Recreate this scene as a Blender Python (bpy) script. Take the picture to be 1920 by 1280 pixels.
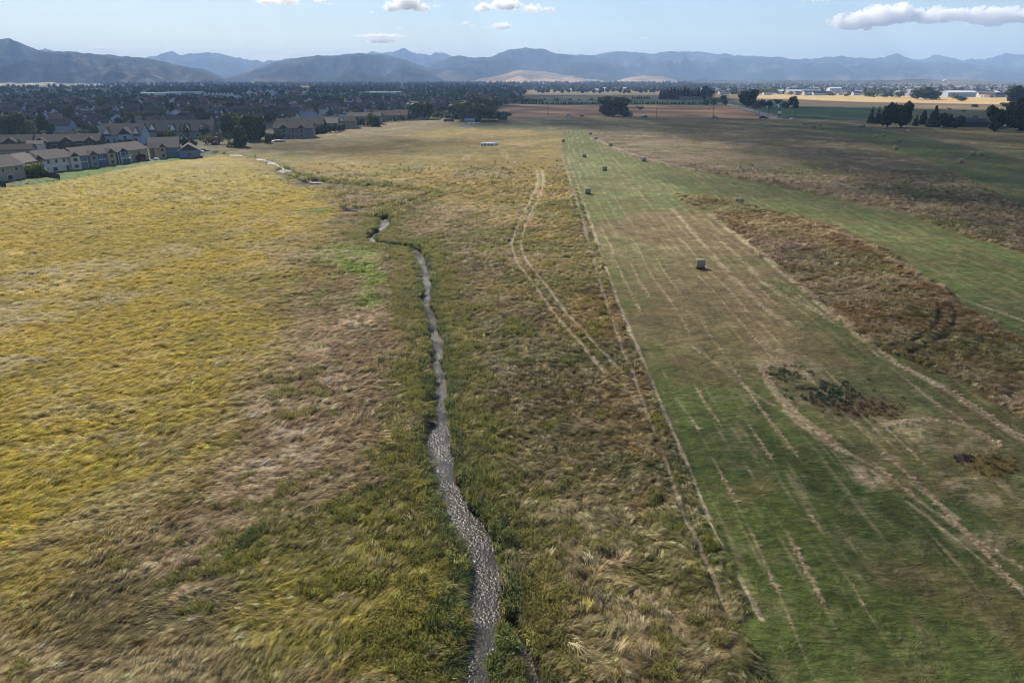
import bpy, bmesh, math, random
import numpy as np
from mathutils import Vector, Matrix
for o in list(bpy.data.objects): bpy.data.objects.remove(o, do_unlink=True)
sc = bpy.context.scene
C = sc.collection
# ---------------------------------------------------------------- camera
CAMH = 32.0; PITCH = math.radians(20.9); F = 1280.0
cd = bpy.data.cameras.new('camera'); cam = bpy.data.objects.new('camera', cd); C.objects.link(cam)
cd.sensor_width = 36.0; cd.lens = 24.0; cd.clip_start = 0.5; cd.clip_end = 120000
cam.location = (0, 0, CAMH); cam.rotation_euler = (math.pi/2-PITCH, 0, 0)
sc.camera = cam
# ---------------------------------------------------------------- sky and sun
SUN_AZ = math.radians(-30); SUN_EL = math.radians(38)      # azimuth from +Y, negative to the left
w = bpy.data.worlds.new('World'); sc.world = w; w.use_nodes = True
wn = w.node_tree; wn.nodes.clear()
sky = wn.nodes.new('ShaderNodeTexSky'); sky.sky_type = 'NISHITA'; sky.sun_disc = False
sky.sun_elevation = SUN_EL; sky.sun_rotation = SUN_AZ
sky.altitude = 1400; sky.air_density = 1.0; sky.dust_density = 1.0; sky.ozone_density = 1.0
bg = wn.nodes.new('ShaderNodeBackground'); bg.inputs[1].default_value = 0.075
wo = wn.nodes.new('ShaderNodeOutputWorld')
wn.links.new(sky.outputs[0], bg.inputs[0]); wn.links.new(bg.outputs[0], wo.inputs[0])
sd = bpy.data.lights.new('sun', 'SUN'); sun = bpy.data.objects.new('sun', sd); C.objects.link(sun)
sd.energy = 5.0; sd.angle = math.radians(0.5); sd.color = (1.0, 0.905, 0.76)
SUN = Vector((math.sin(SUN_AZ)*math.cos(SUN_EL), math.cos(SUN_AZ)*math.cos(SUN_EL), math.sin(SUN_EL)))
sun.rotation_euler = SUN.to_track_quat('Z', 'Y').to_euler(); sun.location = (0, 0, 3000)
sc.view_settings.view_transform = 'Standard'; sc.view_settings.look = 'None'
sc.view_settings.exposure = 0.76; sc.view_settings.gamma = 1.0; sc.view_settings.use_curve_mapping = False
cy = sc.cycles
cy.use_denoising = True; cy.max_bounces = 32; cy.diffuse_bounces = 2; cy.glossy_bounces = 2
cy.transmission_bounces = 2; cy.volume_bounces = 32; cy.transparent_max_bounces = 8
cy.filter_width = 1.1
cy.use_adaptive_sampling = True; cy.adaptive_threshold = 0.01
cy.denoising_input_passes = 'RGB_ALBEDO_NORMAL'
# ---------------------------------------------------------------- helpers
import time as _time
_T0 = _time.time()
_c, _s = math.cos(PITCH), math.sin(PITCH)
def G(px, py, z=0.0):
    """point of the place seen at a photo pixel, on the level z"""
    u = (px-960)/F; v = (py-640)/F
    dy = _c - v*_s; dz = -_s - v*_c
    t = (z-CAMH)/dz
    return (u*t, dy*t)
def ray(px, py):
    u = (px-960)/F; v = (py-640)/F
    return (u, _c - v*_s, -_s - v*_c)
def GL(pts, z=0.0): return np.array([G(a, b, z) for a, b in pts])
_TB = np.random.default_rng(99).random((1024, 1024)).astype(np.float32).ravel()
def vn(x, y, seed=0):
    fx = np.floor(x); fy = np.floor(y)
    a = (x-fx).astype(np.float32); b = (y-fy).astype(np.float32)
    ix = fx.astype(np.int32)+(seed*131+7); iy = fy.astype(np.int32)+(seed*379+3)
    a = a*a*(3-2*a); b = b*b*(3-2*b)
    x0 = ix & 1023; x1 = (ix+1) & 1023; y0 = (iy & 1023) << 10; y1 = ((iy+1) & 1023) << 10
    n0 = _TB[y0+x0]; n0 = n0+(_TB[y0+x1]-n0)*a
    n1 = _TB[y1+x0]; n1 = n1+(_TB[y1+x1]-n1)*a
    return n0+(n1-n0)*b
def fbm(x, y, o=4, seed=0):
    r = 0; am = 1; tot = 0
    for k in range(o):
        r = r + am*vn(x*2**k+17*k, y*2**k-9*k, seed+k*7); tot += am; am *= .5
    return r/tot            # 0..1
def sstep(a, b, x):
    t = np.clip((x-a)/(b-a), 0, 1); return t*t*(3-2*t)
def sdf(X, Y, P):
    """signed distance to a polygon, negative inside"""
    P = np.asarray(P, float); n = len(P)
    d = np.full(X.shape, 1e18); ins = np.zeros(X.shape, bool)
    for i in range(n):
        ax, ay = P[i]; bx, by = P[(i+1) % n]
        ex, ey = bx-ax, by-ay; L = ex*ex+ey*ey+1e-9
        t = np.clip(((X-ax)*ex+(Y-ay)*ey)/L, 0, 1)
        d = np.minimum(d, (X-ax-t*ex)**2+(Y-ay-t*ey)**2)
        if by != ay:
            c = ((ay > Y) != (by > Y)) & (X < (bx-ax)*(Y-ay)/(by-ay)+ax)
            ins ^= c
    d = np.sqrt(d); return np.where(ins, -d, d)
def smooth_line(P, n=3):
    P = np.asarray(P, float)
    for _ in range(n):
        Q = [P[0]]
        for i in range(len(P)-1):
            Q += [P[i]*.75+P[i+1]*.25, P[i]*.25+P[i+1]*.75]
        Q.append(P[-1]); P = np.array(Q)
    return P
def dline(X, Y, P, maxd):
    """unsigned and signed distance and arclength to a polyline; only near it"""
    P = np.asarray(P, float)
    d = np.full(X.shape, 1e9); s = np.zeros(X.shape); sg = np.zeros(X.shape); acc = 0
    for i in range(len(P)-1):
        ax, ay = P[i]; bx, by = P[i+1]; ex, ey = bx-ax, by-ay; L = math.hypot(ex, ey)+1e-9
        m = (X > min(ax, bx)-maxd) & (X < max(ax, bx)+maxd) & (Y > min(ay, by)-maxd) & (Y < max(ay, by)+maxd)
        if m.any():
            x = X[m]; y = Y[m]
            t = np.clip(((x-ax)*ex+(y-ay)*ey)/L/L, 0, 1)
            dd = np.hypot(x-ax-t*ex, y-ay-t*ey)
            cr = (ex*(y-ay)-ey*(x-ax))
            better = dd < d[m]
            idx = np.flatnonzero(m)[better] if X.ndim == 1 else None
            d[idx] = dd[better]; s[idx] = acc+t[better]*L; sg[idx] = np.sign(cr[better])
        acc += L
    return d, s, sg
def mesh_np(name, V, Q, mat=None, col=None, smooth=True, parent=None, mi=None):
    """mesh from numpy verts and quads/tris"""
    V = np.asarray(V, np.float32); Q = np.asarray(Q, np.int32)
    me = bpy.data.meshes.new(name); k = Q.shape[1]
    me.vertices.add(len(V)); me.vertices.foreach_set('co', V.ravel())
    me.loops.add(Q.size); me.loops.foreach_set('vertex_index', Q.ravel())
    me.polygons.add(len(Q)); me.polygons.foreach_set('loop_start', np.arange(0, Q.size, k, dtype=np.int32))
    me.polygons.foreach_set('use_smooth', np.full(len(Q), smooth, bool))
    if mi is not None: me.polygons.foreach_set('material_index', np.asarray(mi, np.int32))
    me.update(calc_edges=True)
    if col is not None:
        a = me.color_attributes.new('Col', 'FLOAT_COLOR', 'POINT')
        c = np.ones((len(V), 4), np.float32); c[:, :3] = col
        a.data.foreach_set('color', c.ravel())
    if mat is not None:
        for m in (mat if isinstance(mat, (list, tuple)) else [mat]): me.materials.append(m)
    o = bpy.data.objects.new(name, me); C.objects.link(o)
    if parent: o.parent = parent
    return o
def tag(o, label=None, cat=None, group=None, kind=None):
    if label: o['label'] = label
    if cat: o['category'] = cat
    if group: o['group'] = group
    if kind: o['kind'] = kind
    return o
def gridfaces(nr, nc, wrap=False):
    i, j = np.meshgrid(np.arange(nr-1), np.arange(nc-1), indexing='ij')
    a = (i*nc+j).ravel()
    return np.stack([a, a+1, a+nc+1, a+nc], 1)
class NT:
    def __init__(s, name):
        s.m = bpy.data.materials.new(name); s.m.use_nodes = True; s.t = s.m.node_tree; s.t.nodes.clear()
        s.out = s.n('OutputMaterial'); s.m.displacement_method = 'BUMP'
    def n(s, t, **kw):
        x = s.t.nodes.new('ShaderNode'+t)
        for k, v in kw.items():
            if k.startswith('i_'):
                kk = k[2:]; kk = int(kk) if kk.isdigit() else kk.replace('_', ' ')
                x.inputs[kk].default_value = v
            else: setattr(x, k, v)
        return x
    def l(s, a, b): s.t.links.new(a, b)
    def math(s, op, a, b=None, clamp=False):
        x = s.n('Math', operation=op); x.use_clamp = clamp
        for i, q in enumerate((a, b)):
            if q is None: continue
            if isinstance(q, (int, float)): x.inputs[i].default_value = q
            else: s.l(q, x.inputs[i])
        return x.outputs[0]
    def mix(s, fac, a, b, bt='MIX'):
        x = s.n('Mix', data_type='RGBA', blend_type=bt)
        for inp, q in ((x.inputs['Factor'], fac), (x.inputs['A'], a), (x.inputs['B'], b)):
            if isinstance(q, (int, float)): inp.default_value = q
            elif isinstance(q, tuple): inp.default_value = (*q[:3], 1)
            else: s.l(q, inp)
        return x.outputs['Result']
    def noise(s, scale, detail=3, rough=.55, vec=None, dist=0.0, d='3D'):
        x = s.n('TexNoise', noise_dimensions=d); x.inputs['Scale'].default_value = scale
        x.inputs['Detail'].default_value = detail; x.inputs['Roughness'].default_value = rough
        x.inputs['Distortion'].default_value = dist
        if vec is not None: s.l(vec, x.inputs['Vector'])
        return x.outputs['Fac']
    def ramp(s, fac, *stops):
        x = s.n('ValToRGB'); s.l(fac, x.inputs[0]); e = x.color_ramp.elements
        while len(e) < len(stops): e.new(.5)
        for q, (p, c) in zip(e, stops):
            q.position = p; q.color = (c, c, c, 1) if isinstance(c, (int, float)) else (*c, 1)
        return x.outputs[0]
_M = {}
def flat(name, col, rough=.8, var=.15, scale=2.0, spec=.3, bump=0, metal=0, vec='Object'):
    """plain procedural material: a colour broken by a little noise"""
    if name in _M: return _M[name]
    t = NT(name); p = t.n('BsdfPrincipled'); tc = t.n('TexCoord')
    f = t.noise(scale, 3, .6, tc.outputs[vec])
    c = t.mix(f, tuple(x*(1-var) for x in col), tuple(min(1, x*(1+var)) for x in col))
    t.l(c, p.inputs['Base Color']); p.inputs['Roughness'].default_value = rough
    p.inputs['Specular IOR Level'].default_value = spec; p.inputs['Metallic'].default_value = metal
    if bump:
        b = t.n('Bump', i_Strength=bump, i_Distance=.05); t.l(f, b.inputs['Height']); t.l(b.outputs[0], p.inputs['Normal'])
    t.l(p.outputs[0], t.out.inputs[0]); _M[name] = t.m; return t.m
rng = np.random.default_rng(7); random.seed(5)
# ---------------------------------------------------------------- haze: one box of even thin air
HX0, HX1, HY0, HY1, HTOP = -15500, 15500, -15500, 15500, 570.0
ht = NT('air'); hv = ht.n('VolumePrincipled'); hv.inputs['Color'].default_value = (.43, .64, 1.0, 1)
hv.inputs['Density'].default_value = 1.0e-4; hv.inputs['Anisotropy'].default_value = 0.2
ht.l(hv.outputs[0], ht.out.inputs['Volume'])
hz = mesh_np('haze', [(x, y, z) for x in (HX0, HX1) for y in (HY0, HY1) for z in (-7, HTOP)],
             [(0, 1, 3, 2), (4, 6, 7, 5), (0, 4, 5, 1), (2, 3, 7, 6), (0, 2, 6, 4), (1, 5, 7, 3)], ht.m, smooth=False)
tag(hz, kind='stuff')
# ---------------------------------------------------------------- ground: one sheet to the horizon, fine near the camera
CREEK = [(868,905,1290),(862,935,1200),(865,945,1130),(880,945,1065),(850,916,1000),(824,870,950),(819,856,900),(799,840,850),
         (797,848,810),(806,837,780),(815,842,745),(814,838,715),(803,823,690),(812,823,680),(815,835,660),(806,825,640),(802,815,600),
         (789,802,570),(793,810,550),(790,805,520),(784,797,498),(778,789,476),(768,779,469),(733,745,464),(700,714,460),(687,699,452),(692,708,443),(712,724,434),
         (714,729,422),(714,722,411)]
CL = GL([(a, y) for a, b, y in CREEK], -.35); CR = GL([(b, y) for a, b, y in CREEK], -.35)
cc = (CL+CR)/2; cwid = np.hypot(*(CL-CR).T)/2
c0 = 2*cc[0]-cc[1]; c00 = 3*cc[0]-2*cc[1]-np.array([4, 6])
MAIN = smooth_line(np.vstack([c00-np.array([0, 20]), c00, c0, cc]), 1)
UPPER = smooth_line(GL([(720,411),(752,394),(790,376),(824,367),(770,357),(700,350),(640,346),(600,344),(575,341),(560,333),(540,326),(530,317),(512,307),(487,299),(440,292),(400,289)], -.4), 2)
DITCH = smooth_line(GL([(822,367),(770,376),(720,388),(680,396),(655,394),(645,390)], -.3), 2)
LEDGE = GL([(1057,243),(1056,285),(1085,372),(1106,432),(1128,490),(1160,575),(1195,662),(1240,770),(1285,880),(1330,985),(1375,1090),(1440,1290)])
LEDGE = np.vstack([LEDGE, LEDGE[-1]+(LEDGE[-1]-LEDGE[-2])*1.6])
REDGE = GL([(1095,243),(1150,280),(1250,340),(1330,400),(1430,480),(1540,570),(1640,655),(1760,720),(1900,810),(2150,960),(2500,1200)])
def P(*p): return GL(p)
#GR = (.066,.108,.026); GR2 = (.095,.125,.034)
ZONES = [ # polygon, colour, edge softness in m, break-up noise size in m, strength
 (P((-900,420),(0,352),(270,303),(430,290),(480,300),(560,345),(640,400),(600,440),(560,540),(520,640),(480,730),(400,830),(350,930),(270,1010),(120,1120),(-60,1290),(-1500,1290)), (.405,.318,.050), 7, 14, 1),
 (P((430,292),(560,285),(700,262),(860,238),(1056,243),(1060,300),(1105,440),(1150,560),(1060,600),(980,540),(930,450),(880,400),(760,370),(640,345),(540,320)), (.33,.235,.062), 9, 25, 1),
 (P((900,560),(1140,560),(1200,680),(1240,790),(1220,900),(1000,860),(900,720)), (.17,.125,.045), 5, 8, .9),
 (P((930,430),(1105,440),(1160,570),(1190,660),(1080,640),(1000,560)), (.30,.20,.05), 5, 10, .8),
 (P((570,540),(770,560),(790,900),(640,945),(430,1030),(340,1000),(400,860),(470,740),(540,640)), (.27,.19,.105), 4, 7, .95),
 (P((405,1095),(470,1005),(640,955),(760,915),(835,950),(880,1060),(880,1290),(520,1290),(430,1190)), (.27,.235,.04), 2, 4, .95),
 (P((1040,243),(1080,243),(1110,440),(1230,900),(1380,1290),(1340,1290),(1180,900),(1090,460)), (.25,.19,.07), 3, 6, .4),
 # mown strip and its parts
 (np.vstack([LEDGE, P((2600,1290),(2600,560),(1920,474),(1800,440),(1700,402),(1560,368),(1400,340),(1290,318),(1200,300),(1150,282),(1110,258),(1090,243))]), (.112,.142,.040), .8, 3, 1),
 (P((1100,400),(1180,380),(1300,385),(1420,470),(1560,590),(1640,680),(1560,720),(1460,740),(1330,700),(1220,680),(1150,540)), (.245,.18,.095), 8, 9, .85),
 (P((1056,285),(1130,290),(1230,330),(1350,400),(1280,390),(1180,400),(1110,420)), (.185,.215,.075), 4, 6, .85),
 (P((1240,800),(1400,760),(1620,850),(1920,1010),(2500,1290),(1440,1290)), (.062,.086,.023), 5, 4, .95),
 (P((1420,700),(1600,690),(1760,740),(1920,800),(2200,960),(2200,1100),(1900,960),(1740,880),(1600,840)), (.125,.125,.05), 4, 3, .9),
 # uncut island on the right
 (P((1262,366),(1330,372),(1400,385),(1560,425),(1660,470),(1745,532),(1920,640),(2200,800),(2300,960),(1920,782),(1800,716),(1640,650),(1540,572),(1430,470),(1330,402)), (.20,.13,.047), 1.2, 3, 1),
 (P((1400,445),(1500,450),(1580,485),(1590,500),(1500,510),(1440,490)), (.20,.13,.085), 2, 2.5, .9),
 (P((1700,690),(1920,720),(2100,800),(1920,775),(1790,715)), (.18,.11,.06), 2, 2.5, .9),
 # rough field upper right
 (P((1095,243),(1300,236),(1480,236),(1600,262),(1720,300),(1830,345),(1920,385),(2300,470),(2300,560),(1920,472),(1800,438),(1700,400),(1560,366),(1400,338),(1290,316),(1200,298),(1150,280),(1110,258)), (.16,.125,.07), 3, 18, 1),
 (P((1180,262),(1330,270),(1480,300),(1600,340),(1700,390),(1640,380),(1500,348),(1350,322),(1230,296)), (.36,.27,.16), 10, 14, .8),
 (P((1480,232),(1640,239),(1760,262),(1920,296),(2300,350),(2300,470),(1920,388),(1840,346),(1720,298),(1600,262)), (.07,.098,.032), 3, 15, 1),
 (P((1600,232),(1700,246),(1800,264),(1920,286),(2300,340),(2300,352),(1920,300),(1800,272),(1690,251),(1590,234)), (.22,.18,.10), 2, 15, .9),
 (P((860,232),(1000,228),(1200,230),(1480,232),(1600,238),(1480,240),(1200,244),(1056,246),(900,243),(820,240)), (.13,.13,.06), 8, 40, .85),
 # lime patches
 (P((600,470),(640,462),(700,468),(712,500),(722,530),(700,545),(680,545),(668,520),(630,505),(602,492)), (.19,.27,.022), 2.5, 2.5, .95),
 (P((655,560),(700,545),(722,575),(705,584),(668,580)), (.18,.28,.02), 1.5, 2, .95),
 (P((540,402),(600,394),(622,398),(600,404),(560,408)), (.14,.22,.05), 3, 4, .8),
 (P((340,545),(400,525),(500,520),(560,530),(500,545),(420,548)), (.17,.18,.05), 5, 5, .5),
]
FAR = [  # beyond the road
 (P((-900,255),(0,350),(270,303),(430,290),(480,262),(700,232),(860,222),(940,220),(944,196),(990,196),(990,186),(960,176),(960,160),(-900,160)), (.055,.065,.035), 10),
 (P((20,353),(60,332),(112,323),(172,312),(221,306),(280,298.5),(340,293),(352,299),(300,307),(240,316),(190,326),(140,337),(112,341),(60,350)), (.10,.21,.022), .7),
 (P((936,196),(1130,196),(1140,220),(938,219)), (.34,.20,.11), 12),
 (P((1160,198),(1395,199),(1420,222),(1150,221)), (.35,.21,.115), 12),
 (P((985,185),(1420,185),(1425,198),(985,196)), (.045,.105,.045), 20),
 (P((990,175),(1330,176),(1330,186),(990,185)), (.14,.115,.07), 30),
 (P((1380,196),(1480,198),(1920,204),(2300,212),(2300,235),(1920,232),(1640,226),(1465,223),(1425,210)), (.035,.085,.035), 12),
 (P((1410,176),(2300,186),(2300,206),(1920,199),(1480,193),(1410,186)), (.62,.45,.22), 25),
 (P((1330,184),(1480,186),(1700,193),(1920,197),(2300,207),(2300,214),(1920,204),(1480,199),(1380,194)), (.15,.11,.075), 20),
 (P((1700,196),(1920,199),(2300,208),(2300,216),(1920,209),(1720,204)), (.24,.18,.11), 20),
 (P((1640,206),(1900,208),(1900,222),(1640,224)), (.07,.09,.04), 20),
 (P((-900,192),(0,190),(90,191),(110,196),(0,199),(-900,202)), (.16,.16,.07), 25),
 (P((200,190),(300,188),(330,194),(220,197)), (.12,.13,.06), 25),
 (P((300,196),(420,192),(600,188),(900,184),(900,187),(600,191),(420,196),(330,200)), (.20,.17,.09), 20),
 (P((420,174),(600,171),(640,172),(500,177)), (.24,.19,.09), 60),
 (P((500,163),(620,161),(620,164),(500,165)), (.75,.62,.25), 60),
 (P((-900,163),(0,158),(90,159),(200,160),(200,162),(-900,168)), (.60,.55,.32), 100),
 (P((0,168),(200,167),(260,170),(60,173)), (.12,.13,.06), 60),
 (P((1270,154.5),(2300,155),(2300,157.5),(1700,156.5),(1270,156.5)), (.30,.22,.15), 150),
 (P((730,167),(800,166),(830,168),(760,169)), (.5,.42,.35), 40),
]
N_az = 760; az = np.radians(np.concatenate([np.linspace(-180, -53, 50)[:-1], np.linspace(-52, 52, N_az), np.linspace(53, 180, 50)[1:]]))
rr = [13.0]
while rr[-1] < 15000:
    r = rr[-1]; k = .0042 if r < 190 else .0042+(r-190)*.00001
    rr.append(r*(1+min(k, .013 if r < 6000 else .03)))
rr = np.array([2.0, 7.0]+rr)
RR, AA = np.meshgrid(rr, az, indexing='ij')
nr, nc = RR.shape
X = (RR*np.sin(AA)).astype(np.float32).ravel(); Y = (RR*np.cos(AA)).astype(np.float32).ravel(); R_ = RR.ravel()
def ground_fields(X, Y, coarse=None):
    """base colour, tall-grass amount, mown amount at ground points; used by the sheet and by the grass"""
    n = len(X); col = np.empty((n, 3), np.float32); col[:] = (.215, .165, .07)
    w1 = fbm(X/9, Y/9, 3, 3)-.5; w2 = fbm(X/9+50, Y/9, 3, 5)-.5
    mown = np.zeros(n, np.float32); land = np.zeros(n, np.float32)
    near = Y < 720
    def lay(poly, c, soft, nz, st, m0):
        x = X[m0]; y = Y[m0]
        lo = poly.min(0)-soft*3-nz; hi = poly.max(0)+soft*3+nz
        m = (x > lo[0]) & (x < hi[0]) & (y > lo[1]) & (y < hi[1])
        idx = np.flatnonzero(m0)[m]
        if len(idx) == 0: return idx, None
        x = X[idx]; y = Y[idx]
        d = sdf(x, y, poly)+(fbm(x/nz, y/nz, 4, int(abs(poly[0, 0]))+11)-.5)*soft*3.2
        a = (1-sstep(-soft, soft, d))*st
        col[idx] = col[idx]*(1-a[:, None])+np.array(c, np.float32)*a[:, None]
        return idx, a
    masks = {}
    for k, (poly, c, soft, nz, st) in enumerate(ZONES):
        idx, a = lay(poly, c, soft, nz, st, near)
        if a is None: continue
        if k == 7: mown[idx] = np.maximum(mown[idx], a)
        if k == 12 or k == 13: mown[idx] *= (1-a)
        if k in (17,): mown[idx] = np.maximum(mown[idx], a)
        if k == 0: land[idx] = a
    for poly, c, soft in FAR:
        idx, a = lay(poly, c, soft, soft*3+5, 1, Y > 150)
        if a is not None: land[idx] *= (1-a)
    far = sstep(640, 700, Y)
    mown = np.maximum(mown, far)
    return col, mown, land
col, mown, yel = ground_fields(X, Y)
tall = (1-mown)
# wind-laid grass: warped, stretched noise
def laid(X, Y, seed, ang=.6, st=3.2, sc_=1.0):
    wx = (fbm(X/6, Y/6, 3, seed+1)-.5)*7; wy = (fbm(X/6, Y/6, 3, seed+2)-.5)*7
    a, b = math.cos(ang), math.sin(ang)
    u = (X+wx)*a+(Y+wy)*b; v = -(X+wx)*b+(Y+wy)*a
    return fbm(u/(1.3*st*sc_), v/(1.3*sc_), 4, seed)
L1 = laid(X, Y, 20, .45); L2 = laid(X, Y, 40, 1.2, 1.8, .9); L3 = fbm(X/.9, Y/.9, 3, 60); big = fbm(X/14, Y/14, 4, 70); huge = fbm(X/60, Y/60, 3, 71)
left = sstep(8, -8, X+Y*.04+2)
LL = L1*left+(L2*.6+L3*.4)*(1-left)
# colour breakup: straw and green flecks
def mixc(c, a): 
    global col
    col = col*(1-a[:, None])+np.array(c, np.float32)*a[:, None]
nearm = (1-sstep(600, 680, Y))
ELL = P((405,1095),(470,1005),(640,955),(760,915),(835,950),(880,1060),(880,1290),(520,1290),(430,1190))
ell = 1-sstep(-1.5, 2, sdf(X, Y, ELL)+(fbm(X/4, Y/4, 3, 500)-.5)*5) if True else 0
pale = (1-.85*ell)*sstep(.50, .68, laid(X, Y, 90, .5, 2.2, 2.2)*.55+big*.45)*tall*nearm
mixc((.46, .38, .23), pale*.5)
palef = (1-.7*ell)*sstep(.60, .72, fbm(X/2.2, Y/1.2, 4, 120))*tall*nearm; mixc((.42, .33, .21), palef*.35)
dk = sstep(.56, .70, fbm(X/7+3, Y/7, 5, 95))*tall*nearm; mixc((.10, .115, .035), dk*(.5-.30*yel)*(1-.7*(X > 45)*(Y < 230)))
gm = sstep(.52, .70, fbm(X/20+9, Y/20, 5, 97))*nearm*(1-yel*.8); mixc((.12, .15, .035), gm*.45)
# silvery laid patch on the left
for (cx, cy, rx, ry) in ((130,520,130,38),(60,590,120,30),(330,470,60,16),(20,680,160,30),(200,560,90,20)):
    q = GL([(cx, cy), (cx+rx, cy), (cx, cy+ry), (cx, cy-ry)])
    d = np.hypot((X-q[0, 0])/(q[1, 0]-q[0, 0]), (Y-q[0, 1])/max(1, abs(q[3, 1]-q[2, 1])/2))
    a = (1-sstep(.5, 1.1, d+(fbm(X/5, Y/5, 3, 31)-.5)*.9))*sstep(.38, .6, fbm(X/2.5, Y/1.5, 3, 33)); mixc((.50, .44, .31), a*.6)
# bare pinkish patches left of the creek
for (cx, cy, rx, ry, s_) in ((545,830,90,55,.7),(600,850,60,30,.6),(470,900,80,40,.6),(640,720,50,20,.5),(650,610,80,22,.6),(610,660,60,20,.4),(700,590,50,16,.5),(430,960,90,40,.55),(520,770,70,26,.4),(560,700,60,20,.4),(330,1090,120,60,.4)):
    q = GL([(cx, cy), (cx+rx, cy), (cx, cy+ry), (cx, cy-ry)])
    d = np.hypot((X-q[0, 0])/(q[1, 0]-q[0, 0]), (Y-q[0, 1])/max(1, abs(q[3, 1]-q[2, 1])/2))
    a = (1-sstep(.3, 1.2, d))*sstep(.44, .60, laid(X, Y, int(cx), .5, 1.6, .9)); mixc((.62, .47, .34), np.minimum(1, a*s_*1.35))
# straw strewn in the rough ground right of the mown strip and around the track edge
for (cx, cy, rx, ry, s_) in ((1480,690,90,25,.5),(1620,890,45,28,.8),(1700,800,120,40,.35),(1830,910,70,55,.8),(1800,830,90,40,.5),(1450,650,60,20,.4),(1680,855,40,14,.7),(1860,1010,90,30,.4),(1120,800,60,25,.4),(1010,640,50,18,.35),(870,640,40,20,.5),(900,620,30,20,.4),(1250,1180,110,90,.45),(1120,1060,80,50,.5),(1040,930,30,40,.5),(920,400,90,20,.4),(860,420,80,18,.4),(1500,750,50,16,.3)):
    q = GL([(cx, cy), (cx+rx, cy), (cx, cy+ry), (cx, cy-ry)])
    d = np.hypot((X-q[0, 0])/(q[1, 0]-q[0, 0]), (Y-q[0, 1])/max(1, abs(q[3, 1]-q[2, 1])/2))
    a = (1-sstep(.3, 1.2, d))*sstep(.42, .58, laid(X, Y, int(cx)+5, 1.0, 1.6, .7)); mixc((.52, .40, .27), a*s_)
# creek banks
dm, sm, sgm = dline(X, Y, MAIN, 16)
# local half width by the nearest creek station
iy = np.argmin(np.abs(Y[:, None][dm < 16]-cc[None, :, 1])+np.abs(X[:, None][dm < 16]-cc[None, :, 0]), 1)
wm = np.full(len(X), 1.2); wm[dm < 16] = cwid[iy]
du, su, _u = dline(X, Y, UPPER, 12); dd_, sdd, _d = dline(X, Y, DITCH, 8)
pool = np.zeros(len(X))
for (px, py, r_) in ((585,343,2.6),(533,321,2.6),(508,306,1.8),(487,299,1.8),(663,394,1.5),(442,291,1.9)):
    q = G(px, py); pool = np.maximum(pool, 1-sstep(r_*.7, r_*2.2, np.hypot(X-q[0], Y-q[1])))
pool2 = np.zeros(len(X))
for (px, py, r_) in ((585,345,7),(533,323,7),(508,308,6),(487,301,6),(663,396,4),(442,293,6)):
    q = G(px, py); pool2 = np.maximum(pool2, 1-sstep(r_*.5, r_, np.hypot(X-q[0], Y-q[1]-(-2))))
BACK = smooth_line(GL([(958,1180),(966,1200),(984,1238),(1000,1290),(1012,1340)], -.5), 2); dback = dline(X, Y, BACK, 6)[0]
ed = (fbm(X/1.7, Y/1.7, 3, 140)-.5)
bank = np.maximum(1-sstep(1.0, 8.5, dm-wm+ed*5), np.maximum((1-sstep(.8, 6, du+ed*3))*.85, (1-sstep(.5, 4, dd_+ed*3))*.8))
mixc((.12, .115, .035), bank*sstep(.34, .58, fbm(X/6, Y/6, 3, 149))*.75)
bb = bank*sstep(.45, .62, fbm(X/3.2, Y/3.2, 4, 150)); mixc((.20, .19, .035), bb*.5)
# windrow and wheel lines
def stroke(pts, wdt, c, st, off=0.0, brk=.3, seed=0, smooth=True, wob=.5):
    global tall
    Pn = smooth_line(GL(pts), 2) if smooth else GL(pts)
    if off:
        T = np.gradient(Pn, axis=0); T /= np.hypot(*T.T)[:, None]+1e-9; Pn = Pn+np.stack([-T[:, 1], T[:, 0]], 1)*off
    d, s, sg = dline(X, Y, Pn, wdt*4+3)
    nz = fbm(s/3+seed, sg+s/11, 3, seed+5)
    fine = fbm(X/.5, Y/.5, 2, seed+8)
    wl = wdt*(1-wob+2*wob*fbm(s/2.2, s*0+seed, 2, seed+2))
    # never thinner than the sheet can carry
    grain = R_*.0028
    a = (1-sstep(wl*.35+grain*.3, wl*.75+grain*.9, d+(fine-.5)*wl*.5))*st*sstep(brk-.15, brk+.12, nz)*np.minimum(1, wdt*1.6/np.maximum(grain, .01))
    a = np.clip(a, 0, 1); mixc(c, a*.8); return a
STR = (.66, .53, .37); relief = np.zeros(len(X)); lows = np.zeros(len(X))
T1 = [(1011,320),(1015,345),(1003,372),(985,405),(970,440),(966,465),(978,498),(1005,525),(1045,585),(1110,655),(1150,700)]
T2 = [(1058,292),(1085,372),(1105,432),(1121,492),(1150,575),(1185,662),(1226,772),(1265,860),(1300,960),(1345,1050),(1400,1160)]
for k, o_ in enumerate((-.95, .95)):
    lows = np.maximum(lows, stroke(T1, .26, (.75,.62,.45), .95, o_, .28, 10+k))
    lows = np.maximum(lows, stroke(T2, .22, (.70,.58,.42), .85, o_, .42, 20+k))
    lows = np.maximum(lows, stroke([(940,280),(950,298),(975,308)], .25, STR, .6, o_, .3, 30+k))
    lows = np.maximum(lows, stroke([(1772,572),(1780,598),(1768,622),(1732,645),(1690,662)], .30, (.06,.045,.02), .85, o_*1.1, .12, 34+k)*.8)
    stroke([(880,290),(872,300)], .4, STR, .6, o_, .2, 44+k)
    lows = np.maximum(lows, stroke([(700,300),(690,310)], .3, STR, .2, o_, .2, 47+k))
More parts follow.
